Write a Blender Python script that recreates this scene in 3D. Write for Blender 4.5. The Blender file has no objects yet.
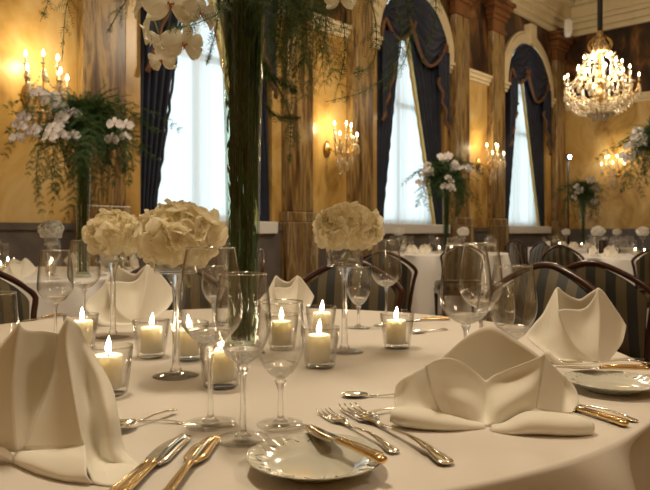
import bpy, bmesh, math, random
from mathutils import Vector, Matrix
PI = math.pi
sc = bpy.context.scene
COL = sc.collection
F = 660.0; HZ = 233.0; CZ = 1.01; TZ = 0.75
rnd = random.Random(7)

# ------------------------------------------------------------ object helpers
def props(o, label=None, cat=None, group=None, kind=None):
    if label: o['label'] = label
    if cat: o['category'] = cat
    if group: o['group'] = group
    if kind: o['kind'] = kind
    return o
def empty(name, loc=(0, 0, 0), rz=0.0, label=None, cat=None, group=None, kind=None):
    o = bpy.data.objects.new(name, None); COL.objects.link(o)
    o.empty_display_size = 0.05
    o.location = loc; o.rotation_euler = (0, 0, rz)
    return props(o, label, cat, group, kind)
def obj(name, bm, m, parent=None, smooth=True, loc=None, label=None, cat=None, group=None, kind=None):
    me = bpy.data.meshes.new(name)
    bm.normal_update(); bm.to_mesh(me); bm.free()
    for mm in (m if isinstance(m, (list, tuple)) else [m]): me.materials.append(mm)
    if smooth:
        for p in me.polygons: p.use_smooth = True
    o = bpy.data.objects.new(name, me); COL.objects.link(o)
    if parent: o.parent = parent
    if loc: o.location = loc
    return props(o, label, cat, group, kind)
def kids(o): return [c for c in KIDS.get(o.name, [])]
KIDS = {}
def index_kids():
    KIDS.clear()
    for o in COL.objects:
        if o.parent: KIDS.setdefault(o.parent.name, []).append(o)
def copy_tree(o, parent=None):
    c = o.copy(); COL.objects.link(c); c.parent = parent
    for ch in [x for x in COL.objects if x.parent == o]: copy_tree(ch, c)
    return c
def dup(o, loc, rz=0.0, label=None, group=None, s=None):
    c = copy_tree(o); c.location = loc; c.rotation_euler = (0, 0, rz)
    if s: c.scale = (s, s, s) if not isinstance(s, tuple) else s
    if label: c['label'] = label
    if group: c['group'] = group
    elif 'group' in c and group is None: pass
    return c

# ------------------------------------------------------------ mesh helpers
def lathe(bm, prof, seg=32, c=(0, 0, 0), mod=None, mi=0):
    rings = []
    for (r, z) in prof:
        ring = []
        if r < 1e-6:
            ring = [bm.verts.new((c[0], c[1], c[2] + z))]
        else:
            for i in range(seg):
                a = 2 * PI * i / seg
                rr, zz = (r, z) if mod is None else mod(r, z, a)
                ring.append(bm.verts.new((c[0] + rr * math.cos(a), c[1] + rr * math.sin(a), c[2] + zz)))
        rings.append(ring)
    for A, B in zip(rings, rings[1:]):
        if len(A) == 1 and len(B) == 1: continue
        for i in range(seg):
            j = (i + 1) % seg
            if len(A) == 1: f = bm.faces.new((A[0], B[j], B[i]))
            elif len(B) == 1: f = bm.faces.new((A[i], A[j], B[0]))
            else: f = bm.faces.new((A[i], A[j], B[j], B[i]))
            f.material_index = mi
    return rings
def box(bm, x0, x1, y0, y1, z0, z1, mi=0):
    v = [bm.verts.new(p) for p in ((x0, y0, z0), (x1, y0, z0), (x1, y1, z0), (x0, y1, z0), (x0, y0, z1), (x1, y0, z1), (x1, y1, z1), (x0, y1, z1))]
    for q in ((0, 3, 2, 1), (4, 5, 6, 7), (0, 1, 5, 4), (1, 2, 6, 5), (2, 3, 7, 6), (3, 0, 4, 7)):
        f = bm.faces.new([v[i] for i in q]); f.material_index = mi
def tube(bm, pts, rad, seg=8, flat=None, cap=True, closed=False, up=None, mi=0):
    """tube along pts; rad a number or a list; flat = (width factor, height factor)"""
    pts = [Vector(p) for p in pts]; n = len(pts)
    rings = []; prev = None
    for i, p in enumerate(pts):
        if closed: t = (pts[(i + 1) % n] - pts[i - 1])
        else: t = pts[min(i + 1, n - 1)] - pts[max(i - 1, 0)]
        t.normalize()
        u = Vector(up) if up else (prev if prev is not None else (Vector((0, 0, 1)) if abs(t.z) < 0.9 else Vector((1, 0, 0))))
        s = t.cross(u)
        if s.length < 1e-5: s = t.cross(Vector((0.3, 1, 0.2)))
        s.normalize(); w = s.cross(t).normalized()
        if not up: prev = w
        r = rad[i] if isinstance(rad, (list, tuple)) else rad
        if isinstance(r, tuple): ra, rb = r
        else: ra, rb = (r * flat[0], r * flat[1]) if flat else (r, r)
        rings.append([bm.verts.new(p + s * ra * math.cos(2 * PI * k / seg) + w * rb * math.sin(2 * PI * k / seg)) for k in range(seg)])
    prs = list(zip(rings, rings[1:])) + ([(rings[-1], rings[0])] if closed else [])
    for A, B in prs:
        for k in range(seg):
            l = (k + 1) % seg
            f = bm.faces.new((A[k], A[l], B[l], B[k])); f.material_index = mi
    if cap and not closed:
        f = bm.faces.new(rings[0][::-1]); f.material_index = mi
        f = bm.faces.new(rings[-1]); f.material_index = mi
def ball(bm, c, r, seg=8, rings=5, sz=1.0, mi=0):
    prof = [(r * math.sin(PI * i / rings), -r * sz * math.cos(PI * i / rings)) for i in range(rings + 1)]
    prof[0] = (0, -r * sz); prof[-1] = (0, r * sz)
    lathe(bm, prof, seg, c, mi=mi)
def cr(a, b, c, d, t):
    return 0.5 * ((2 * b) + (c - a) * t + (2 * a - 5 * b + 4 * c - d) * t * t + (3 * b - a - 3 * c + d) * t * t * t)
def spline(P, n):
    out = []
    m = len(P)
    for i in range(m - 1):
        a = P[i - 1] if i > 0 else P[0] * 2 - P[1]
        d = P[i + 2] if i + 2 < m else P[-1] * 2 - P[-2]
        for k in range(n): out.append(cr(a, P[i], P[i + 1], d, k / n))
    out.append(P[-1].copy())
    return out
def V3(l): return [Vector(p) for p in l]
def spl(l, n=4): return spline(V3(l), n)
def net(bm, rows, nu=5, nv=5, jit=0.0):
    """smooth sheet through a coarse net of points"""
    R = [spline([Vector(p) for p in r], nu) for r in rows]
    cols = [spline([r[i] for r in R], nv) for i in range(len(R[0]))]
    vs = [[bm.verts.new(p) for p in c] for c in cols]
    for a, b in zip(vs, vs[1:]):
        for k in range(len(a) - 1):
            bm.faces.new((a[k], b[k], b[k + 1], a[k + 1]))
def quad(bm, a, b, c, d, mi=0):
    f = bm.faces.new([bm.verts.new(p) for p in (a, b, c, d)]); f.material_index = mi; return f
def solidify(o, t, off=0.0):
    m = o.modifiers.new('thickness', 'SOLIDIFY'); m.thickness = t; m.offset = off
def bevel(o, w, n=2):
    m = o.modifiers.new('bevel', 'BEVEL'); m.width = w; m.segments = n; m.limit_method = 'ANGLE'

# ------------------------------------------------------------ materials
def nodes(name):
    m = bpy.data.materials.new(name); m.use_nodes = True
    nt = m.node_tree; nt.nodes.clear()
    out = nt.nodes.new('ShaderNodeOutputMaterial')
    return m, nt, out
def pbsdf(nt, col, rough, metal=0.0, **kw):
    p = nt.nodes.new('ShaderNodeBsdfPrincipled')
    if col is not None: p.inputs['Base Color'].default_value = (*col, 1)
    p.inputs['Roughness'].default_value = rough; p.inputs['Metallic'].default_value = metal
    for k, v in kw.items(): p.inputs[k.replace('_', ' ')].default_value = v
    return p
def noise_ramp(nt, stops, scale=(1, 1, 1), ns=3.0, detail=6, dist=0.0, rough=0.55, interp='LINEAR'):
    tc = nt.nodes.new('ShaderNodeTexCoord'); mp = nt.nodes.new('ShaderNodeMapping')
    mp.inputs['Scale'].default_value = scale
    nt.links.new(tc.outputs['Object'], mp.inputs['Vector'])
    n = nt.nodes.new('ShaderNodeTexNoise'); n.inputs['Scale'].default_value = ns
    n.inputs['Detail'].default_value = detail; n.inputs['Distortion'].default_value = dist; n.inputs['Roughness'].default_value = rough
    nt.links.new(mp.outputs[0], n.inputs['Vector'])
    r = nt.nodes.new('ShaderNodeValToRGB'); r.color_ramp.interpolation = interp
    while len(r.color_ramp.elements) < len(stops): r.color_ramp.elements.new(0.5)
    for e, (p, c) in zip(r.color_ramp.elements, stops): e.position = p; e.color = (*c, 1)
    nt.links.new(n.outputs['Fac'], r.inputs['Fac'])
    return r, n
def mat(name, col, rough=0.5, metal=0.0, var=0.0, ns=20.0, bump=0.0, bns=200.0, **kw):
    m, nt, out = nodes(name)
    p = pbsdf(nt, col, rough, metal, **kw)
    if var > 0:
        a = tuple(max(0, c * (1 - var)) for c in col); b = tuple(min(1, c * (1 + var)) for c in col)
        r, n = noise_ramp(nt, [(0.3, a), (0.7, b)], ns=ns)
        nt.links.new(r.outputs['Color'], p.inputs['Base Color'])
    if bump > 0:
        tc = nt.nodes.new('ShaderNodeTexCoord'); n2 = nt.nodes.new('ShaderNodeTexNoise'); n2.inputs['Scale'].default_value = bns
        nt.links.new(tc.outputs['Object'], n2.inputs['Vector'])
        b = nt.nodes.new('ShaderNodeBump'); b.inputs['Strength'].default_value = bump; b.inputs['Distance'].default_value = 0.002
        nt.links.new(n2.outputs['Fac'], b.inputs['Height']); nt.links.new(b.outputs[0], p.inputs['Normal'])
    nt.links.new(p.outputs[0], out.inputs[0])
    return m
def marble(name, stops, scale, ns, dist=0.6, rough=0.3, detail=7):
    m, nt, out = nodes(name)
    p = pbsdf(nt, None, rough)
    r, n = noise_ramp(nt, stops, scale, ns, detail, dist, 0.6)
    nt.links.new(r.outputs['Color'], p.inputs['Base Color'])
    nt.links.new(p.outputs[0], out.inputs[0])
    return m
def thin_glass(name, tint=(0.985, 0.99, 0.985), base=0.045, edge=0.9, power=3.2, rough=0.02, milk=0.0, edgecol=(.42, .42, .38), ep=5.0):
    m, nt, out = nodes(name)
    t = nt.nodes.new('ShaderNodeBsdfTransparent'); t.inputs[0].default_value = (*tint, 1)
    g = nt.nodes.new('ShaderNodeBsdfGlossy'); g.inputs['Roughness'].default_value = rough; g.inputs[0].default_value = (1, 1, 1, 1)
    lw = nt.nodes.new('ShaderNodeLayerWeight'); lw.inputs[0].default_value = 0.5
    pw = nt.nodes.new('ShaderNodeMath'); pw.operation = 'POWER'; pw.inputs[1].default_value = power
    p2 = nt.nodes.new('ShaderNodeMath'); p2.operation = 'POWER'; p2.inputs[1].default_value = ep; nt.links.new(lw.outputs['Facing'], p2.inputs[0])
    mc = nt.nodes.new('ShaderNodeMixRGB'); mc.inputs[1].default_value = (*tint, 1); mc.inputs[2].default_value = (*edgecol, 1)
    nt.links.new(p2.outputs[0], mc.inputs[0]); nt.links.new(mc.outputs[0], t.inputs[0])
    ma = nt.nodes.new('ShaderNodeMath'); ma.operation = 'MULTIPLY_ADD'; ma.inputs[1].default_value = edge; ma.inputs[2].default_value = base
    ma.use_clamp = True
    nt.links.new(lw.outputs['Facing'], pw.inputs[0]); nt.links.new(pw.outputs[0], ma.inputs[0])
    mx = nt.nodes.new('ShaderNodeMixShader')
    nt.links.new(ma.outputs[0], mx.inputs[0]); nt.links.new(t.outputs[0], mx.inputs[1]); nt.links.new(g.outputs[0], mx.inputs[2])
    if milk > 0:
        tr = nt.nodes.new('ShaderNodeBsdfTranslucent'); tr.inputs[0].default_value = (1.0, .88, .66, 1)
        m2 = nt.nodes.new('ShaderNodeMixShader'); m2.inputs[0].default_value = milk
        nt.links.new(mx.outputs[0], m2.inputs[1]); nt.links.new(tr.outputs[0], m2.inputs[2]); mx = m2
    nt.links.new(mx.outputs[0], out.inputs[0])
    return m
def solid_glass(name, tint=(1, 1, 1), mixt=0.45, ior=1.48):
    m, nt, out = nodes(name)
    g = nt.nodes.new('ShaderNodeBsdfGlass'); g.inputs['Color'].default_value = (*tint, 1); g.inputs['IOR'].default_value = ior; g.inputs['Roughness'].default_value = 0.0
    t = nt.nodes.new('ShaderNodeBsdfTransparent'); t.inputs[0].default_value = (*tint, 1)
    mx = nt.nodes.new('ShaderNodeMixShader'); mx.inputs[0].default_value = mixt
    nt.links.new(g.outputs[0], mx.inputs[1]); nt.links.new(t.outputs[0], mx.inputs[2]); nt.links.new(mx.outputs[0], out.inputs[0])
    return m
def emis(name, col, st):
    m, nt, out = nodes(name)
    e = nt.nodes.new('ShaderNodeEmission'); e.inputs[0].default_value = (*col, 1); e.inputs[1].default_value = st
    nt.links.new(e.outputs[0], out.inputs[0]); return m
def petal_mat(name, col, tr=0.35):
    m, nt, out = nodes(name)
    p = pbsdf(nt, col, 0.6)
    t = nt.nodes.new('ShaderNodeBsdfTranslucent'); t.inputs[0].default_value = (*col, 1)
    mx = nt.nodes.new('ShaderNodeMixShader'); mx.inputs[0].default_value = tr
    nt.links.new(p.outputs[0], mx.inputs[1]); nt.links.new(t.outputs[0], mx.inputs[2]); nt.links.new(mx.outputs[0], out.inputs[0])
    return m

M = {}
M['cloth'] = mat('table_linen', (0.70, 0.645, 0.59), 0.75, var=0.03, ns=3, bump=0.15, bns=900, Sheen_Weight=0.1)
M['cloth_far'] = mat('white_linen', (0.86, 0.86, 0.90), 0.8)
M['napkin'] = mat('damask_napkin', (0.85, 0.81, 0.72), 0.62, bump=0.08, bns=700, Sheen_Weight=0.15)
M['bowl'] = thin_glass('wine_glass_bowl', (.99, .99, .985), .04, .9, 3.4, .01, 0.0, (.16, .14, .11), 4.0)
M['base'] = thin_glass('clear_glass_foot', (.99, .99, .985), .05, .7, 7.0, .01, 0.0, (.45, .42, .36), 9.0)
M['stem'] = solid_glass('clear_glass_stem')
M['votive'] = thin_glass('votive_glass', (0.985, 0.985, 0.98), 0.045, 0.85, 3.0, .01, 0.0, (.3, .28, .22), 4.0)
M['rimg'] = thin_glass('glass_rim', (.8, .78, .72), .35, .6, 1.5, .02)
M['vglass'] = thin_glass('green_tinted_vase', (0.90, 0.96, 0.91), 0.03, 0.8, 4.5, .01)
M['wax'] = mat('ivory_wax', (0.98, 0.86, 0.69), 0.45, Subsurface_Weight=1.0, Subsurface_Radius=(1.0, 1.0, 1.0), Subsurface_Scale=0.015)
M['wick'] = mat('charred_wick', (0.03, 0.02, 0.015), 0.9)
M['flame'] = emis('candle_flame', (1.0, 0.80, 0.52), 60.0)
M['bulb'] = emis('candle_bulb', (1.0, 0.76, 0.42), 22.0)
M['spotbulb'] = emis('spot_bulb', (1.0, 0.96, 0.88), 90.0)
M['silver'] = mat('silver_plate', (0.90, 0.87, 0.80), 0.13, 1.0)
M['gold'] = mat('gold_plate', (0.86, 0.64, 0.34), 0.17, 1.0)
M['brass'] = mat('old_brass', (0.72, 0.48, 0.18), 0.3, 1.0)
M['china'] = mat('glazed_porcelain', (0.62, 0.61, 0.54), 0.16, Coat_Weight=0.5)
M['hyd'] = petal_mat('hydrangea_petal', (0.97, 0.90, 0.70), 0.4)
M['hydw'] = petal_mat('white_hydrangea_petal', (0.9, 0.88, 0.84), 0.3)
M['orch'] = petal_mat('orchid_petal_cream', (0.88, 0.84, 0.70), 0.25)
M['orchw'] = petal_mat('orchid_petal_white', (0.86, 0.83, 0.86), 0.3)
M['lip'] = mat('orchid_lip', (0.42, 0.13, 0.06), 0.5, var=0.3, ns=60)
M['fern'] = petal_mat('fern_green', (0.055, 0.10, 0.018), 0.3)
M['fernb'] = petal_mat('fern_green_far', (0.035, 0.085, 0.02), 0.3)
M['greenstem'] = mat('green_stem', (0.014, 0.035, 0.010), 0.3, var=0.6, ns=30)
M['leafstem'] = mat('pale_green_stem', (0.25, 0.28, 0.06), 0.5)
M['mahog'] = mat('polished_mahogany', (0.040, 0.009, 0.006), 0.28, var=0.35, ns=12, Coat_Weight=0.3)
M['crystal'] = thin_glass('cut_crystal', (0.97, 0.94, 0.86), 0.4, 0.5, 1.2, 0.12, .4)
M['black'] = mat('black_sleeve', (0.012, 0.011, 0.012), 0.6)
M['plaster'] = mat('cream_plaster', (0.70, 0.60, 0.40), 0.6, var=0.05, ns=4)
M['ceil'] = mat('ceiling_plaster', (0.70, 0.61, 0.42), 0.75, var=0.04, ns=2)
M['white'] = mat('white_paint', (0.78, 0.79, 0.82), 0.5)
M['wallm'] = marble('golden_marble', [(0.34, (0.28, 0.15, 0.045)), (0.45, (0.48, 0.30, 0.09)), (0.55, (0.58, 0.385, 0.135)), (0.68, (0.66, 0.50, 0.25))], (1, 1, 0.6), 1.5, 1.2)
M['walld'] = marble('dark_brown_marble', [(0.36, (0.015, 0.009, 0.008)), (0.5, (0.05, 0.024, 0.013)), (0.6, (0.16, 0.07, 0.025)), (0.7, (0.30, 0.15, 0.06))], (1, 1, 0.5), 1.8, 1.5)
M['pil'] = marble('veined_brown_marble', [(0.36, (0.035, 0.018, 0.009)), (0.44, (0.17, 0.095, 0.035)), (0.50, (0.36, 0.25, 0.10)), (0.56, (0.12, 0.062, 0.024)), (0.66, (0.50, 0.41, 0.26))], (4.5, 4.5, 0.4), 1.3, 0.7)
M['cap'] = marble('red_brown_capital', [(0.35, (0.09, 0.035, 0.014)), (0.65, (0.24, 0.10, 0.035))], (1, 1, 1), 3.0, 0.5)
M['dado'] = marble('grey_dado_stone', [(0.3, (0.085, 0.075, 0.078)), (0.7, (0.17, 0.15, 0.15))], (1, 1, 1), 2.0, 0.8, 0.4)
M['floor'] = mat('beige_carpet', (0.30, 0.24, 0.17), 0.9, var=0.15, ns=6)
M['blue'] = mat('dark_blue_velvet', (0.012, 0.018, 0.045), 0.7, var=0.4, ns=5, Sheen_Weight=0.03)
M['fringe'] = mat('gold_fringe', (0.50, 0.34, 0.10), 0.6, var=0.3, ns=60)
M['brownfr'] = mat('bronze_fringe', (0.15, 0.07, 0.035), 0.7, var=0.3, ns=60)
M['goldsheer'] = petal_mat('gold_lining', (0.72, 0.58, 0.26), 0.4)
M['grille'] = mat('speaker_grille', (0.72, 0.68, 0.60), 0.6, bump=0.4, bns=300)
M['pane'] = thin_glass('window_pane')
# sheer curtain: lets the daylight through
_m, _nt, _o = nodes('white_sheer')
_t = _nt.nodes.new('ShaderNodeBsdfTranslucent'); _t.inputs[0].default_value = (0.95, 0.97, 0.96, 1)
_d = _nt.nodes.new('ShaderNodeBsdfTransparent'); _d.inputs[0].default_value = (1, 1, 1, 1)
_x = _nt.nodes.new('ShaderNodeMixShader'); _x.inputs[0].default_value = 0.25
_nt.links.new(_t.outputs[0], _x.inputs[1]); _nt.links.new(_d.outputs[0], _x.inputs[2]); _nt.links.new(_x.outputs[0], _o.inputs[0])
M['sheer'] = _m
# striped upholstery
def stripes(name, a, b, freq):
    m, nt, out = nodes(name)
    p = pbsdf(nt, None, 0.55, Sheen_Weight=0.3)
    tc = nt.nodes.new('ShaderNodeTexCoord'); sp = nt.nodes.new('ShaderNodeSeparateXYZ')
    nt.links.new(tc.outputs['Object'], sp.inputs[0])
    mu = nt.nodes.new('ShaderNodeMath'); mu.operation = 'MULTIPLY'; mu.inputs[1].default_value = freq
    ad = nt.nodes.new('ShaderNodeMath'); ad.operation = 'ADD'; ad.inputs[1].default_value = 20.25
    fr = nt.nodes.new('ShaderNodeMath'); fr.operation = 'FRACT'
    r = nt.nodes.new('ShaderNodeValToRGB'); r.color_ramp.interpolation = 'CONSTANT'
    els = r.color_ramp.elements; els[0].position = 0; els[0].color = (*a, 1); els[1].position = 0.5; els[1].color = (*b, 1)
    nt.links.new(sp.outputs['X'], mu.inputs[0]); nt.links.new(mu.outputs[0], ad.inputs[0]); nt.links.new(ad.outputs[0], fr.inputs[0])
    nt.links.new(fr.outputs[0], r.inputs['Fac']); nt.links.new(r.outputs['Color'], p.inputs['Base Color'])
    nt.links.new(p.outputs[0], out.inputs[0]); return m
M['stripe'] = stripes('striped_upholstery', (0.012, 0.014, 0.012), (0.10, 0.074, 0.034), 12.5)

# ------------------------------------------------------------ places
def G(px, py, h=0.0):
    Y = (CZ - TZ - h) * F / (py - HZ)
    return Vector(((px - 325) / F * Y, Y, TZ + h))
def A(px, py, Y):
    return Vector(((px - 325) / F * Y, Y, CZ - (py - HZ) / F * Y))

# ============================================================ ROOM
D = 6.5
RA = math.atan2(.737, .676)
RO = Vector((-.737 * D, .676 * D, 0))
def W(s, n, z):
    return Vector((s * .676 + (n - D) * .737, s * .737 - (n - D) * .676, z))
def inroom(o):
    o.location = RO; o.rotation_euler = (0, 0, RA); return o
S0, S1, NW, HC = -4.5, 2.395 * D, 11.5, 6.55
WC = [0.775 * D, 1.432 * D, 2.095 * D]; HWN = 1.0; SILL = 1.16; SPR = 4.15; RIN = 1.0; ROUT = 1.24; ZM = 4.0
bm = bmesh.new()
TH = 0.45
edges = [S0]
for c in WC: edges += [c - HWN, c + HWN]
edges.append(S1)
for i in range(0, len(edges), 2):
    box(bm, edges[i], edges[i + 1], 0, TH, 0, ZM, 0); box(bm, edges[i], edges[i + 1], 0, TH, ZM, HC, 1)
for c in WC:
    box(bm, c - HWN, c + HWN, 0, TH, 0, SILL - 0.16, 0)
    n = 20
    pts = [(c - RIN * math.cos(PI * k / n), SPR + RIN * math.sin(PI * k / n)) for k in range(n + 1)]
    for (xa, za), (xb, zb) in zip(pts, pts[1:]):
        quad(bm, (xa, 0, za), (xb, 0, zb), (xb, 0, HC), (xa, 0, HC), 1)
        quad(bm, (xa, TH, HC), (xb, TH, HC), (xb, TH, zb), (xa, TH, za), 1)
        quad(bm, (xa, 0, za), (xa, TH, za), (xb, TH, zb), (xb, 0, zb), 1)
inroom(obj('wall_left', bm, [M['wallm'], M['walld']], smooth=False, kind='structure'))
bm = bmesh.new(); box(bm, S1, S1 + 0.3, -NW, TH, 0, ZM, 0); box(bm, S1, S1 + 0.3, -NW, TH, ZM, HC, 1)
inroom(obj('wall_back', bm, [M['wallm'], M['walld']], smooth=False, kind='structure'))
bm = bmesh.new(); box(bm, S0 - 0.3, S0, -NW, TH, 0, HC)
inroom(obj('wall_front', bm, M['wallm'], smooth=False, kind='structure'))
bm = bmesh.new(); box(bm, S0 - .3, S1 + .3, -NW - 0.3, -NW, 0, HC)
inroom(obj('wall_right', bm, M['wallm'], smooth=False, kind='structure'))
bm = bmesh.new(); box(bm, S0 - .3, S1 + .3, -NW - .3, TH, -0.2, 0)
inroom(obj('floor', bm, M['floor'], smooth=False, kind='structure'))
bm = bmesh.new(); box(bm, S0 - .3, S1 + .3, -NW - .3, TH, HC, HC + 0.2)
inroom(obj('ceiling', bm, M['ceil'], smooth=False, kind='structure'))

# cornice: stepped profile along both visible walls
steps = [(5.66, 5.78, .10), (5.78, 5.92, .18), (5.92, 6.02, .26), (6.02, 6.28, .30), (6.28, 6.38, .44), (6.38, 6.55, .62)]
bm = bmesh.new()
for z0, z1, p in steps: box(bm, S0, S1, -p, 0, z0, z1)
o = inroom(obj('trim_1', bm, M['plaster'], smooth=False, kind='structure')); bevel(o, .02)
bm = bmesh.new()
for z0, z1, p in steps: box(bm, S1 - p, S1, -NW, -p, z0, z1)
o = inroom(obj('trim_2', bm, M['plaster'], smooth=False, kind='structure')); bevel(o, .02)
# ceiling frames
bm = bmesh.new()
box(bm, S0, S1 - 1.2, -1.45, -1.2, HC - .07, HC); box(bm, S1 - 1.45, S1 - 1.2, -NW, -1.45, HC - .07, HC)
o = inroom(obj('trim_3', bm, M['plaster'], smooth=False, kind='structure')); bevel(o, .02)
# dado
bm = bmesh.new()
for i in range(0, len(edges), 2):
    box(bm, edges[i], edges[i + 1], -.05, 0, 0, 1.04); box(bm, edges[i], edges[i + 1], -.08, 0, 1.04, 1.11)
for c in WC: box(bm, c - HWN, c + HWN, -.05, 0, 0, .98)
inroom(obj('trim_4', bm, M['dado'], smooth=False, kind='structure'))
bm = bmesh.new(); box(bm, S1 - .05, S1, -NW, -.08, 0, 1.04); box(bm, S1 - .08, S1, -NW, -.08, 1.04, 1.11)
inroom(obj('trim_5', bm, M['dado'], smooth=False, kind='structure'))
# impost moulding
k = 6
bm = bmesh.new()
for i in range(0, len(edges), 2):
    a, b = edges[i], edges[i + 1]
    for z0, z1, p in ((3.93, 3.99, .05), (3.99, 4.06, .085), (4.06, 4.12, .12)):
        box(bm, a - (.03 if i else 0), b + .03 * (i < 6), -p, 0, z0, z1)
o = inroom(obj('trim_6', bm, M['plaster'], smooth=False, kind='structure')); bevel(o, .012)
bm = bmesh.new()
for z0, z1, p in ((3.93, 3.99, .05), (3.99, 4.06, .085), (4.06, 4.12, .12)): box(bm, S1 - p, S1, -NW, -p, z0, z1)
o = inroom(obj('trim_7', bm, M['plaster'], smooth=False, kind='structure')); bevel(o, .012)
# arches
tn = 8
for c in WC:
    bm = bmesh.new(); n = 28
    prof = [(RIN - .005, 0), (RIN - .005, -.07), (RIN + .05, -.10), (ROUT - .06, -.10), (ROUT - .04, -.06), (ROUT, -.06), (ROUT, 0)]
    rings = []
    base = [(PI, -.03)] + [(PI * (1 - k / n), 0) for k in range(n + 1)] + [(0, -.03)]
    for a, dz in base:
        rings.append([bm.verts.new((c + r * math.cos(a), y, SPR + dz + r * math.sin(a))) for r, y in prof])
    for P, Q in zip(rings, rings[1:]):
        for j in range(len(prof) - 1): bm.faces.new((P[j], P[j + 1], Q[j + 1], Q[j]))
    box(bm, c - .13, c + .13, -.17, 0, SPR + RIN - .06, SPR + ROUT + .14)
    inroom(obj('trim_%d' % tn, bm, M['plaster'], smooth=False, kind='structure')); tn += 1
    # white window sill
    bm = bmesh.new(); box(bm, c - HWN, c + HWN, -.12, TH - .08, SILL - .16, SILL)
    o = inroom(obj('trim_%d' % tn, bm, M['white'], smooth=False, kind='structure')); bevel(o, .01); tn += 1
# pilasters
PIL = [WC[0] - 1.5, WC[0] + 1.42, WC[1] - 1.5, 1.649 * D, 1.863 * D, 2.327 * D]
for s in PIL + [None]:
    e = empty('trim_%d' % tn, kind='structure'); tn += 1
    inroom(e)
    if s is None: e.location = W(S1, 2.75, 0); e.rotation_euler = (0, 0, RA - PI / 2)
    elif True: e.location = W(s, 0, 0)
    bm = bmesh.new(); box(bm, -.25, .25, -.13, 0, 1.3, 5.02); o = obj('shaft', bm, M['pil'], e, smooth=False); bevel(o, .015)
    bm = bmesh.new(); box(bm, -.31, .31, -.19, 0, 0, 1.16); box(bm, -.29, .29, -.17, 0, 1.16, 1.3); o = obj('plinth', bm, M['pil'], e, smooth=False); bevel(o, .015)
    bm = bmesh.new()
    for z0, z1, q in ((5.02, 5.1, .03), (5.1, 5.28, .0), (5.28, 5.36, .04), (5.36, 5.48, .08), (5.48, 5.58, .13), (5.58, 5.66, .17)):
        box(bm, -.25 - q, .25 + q, -.13 - q, 0, z0, z1)
    o = obj('capital', bm, M['cap'], e, smooth=False); bevel(o, .015)

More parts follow.
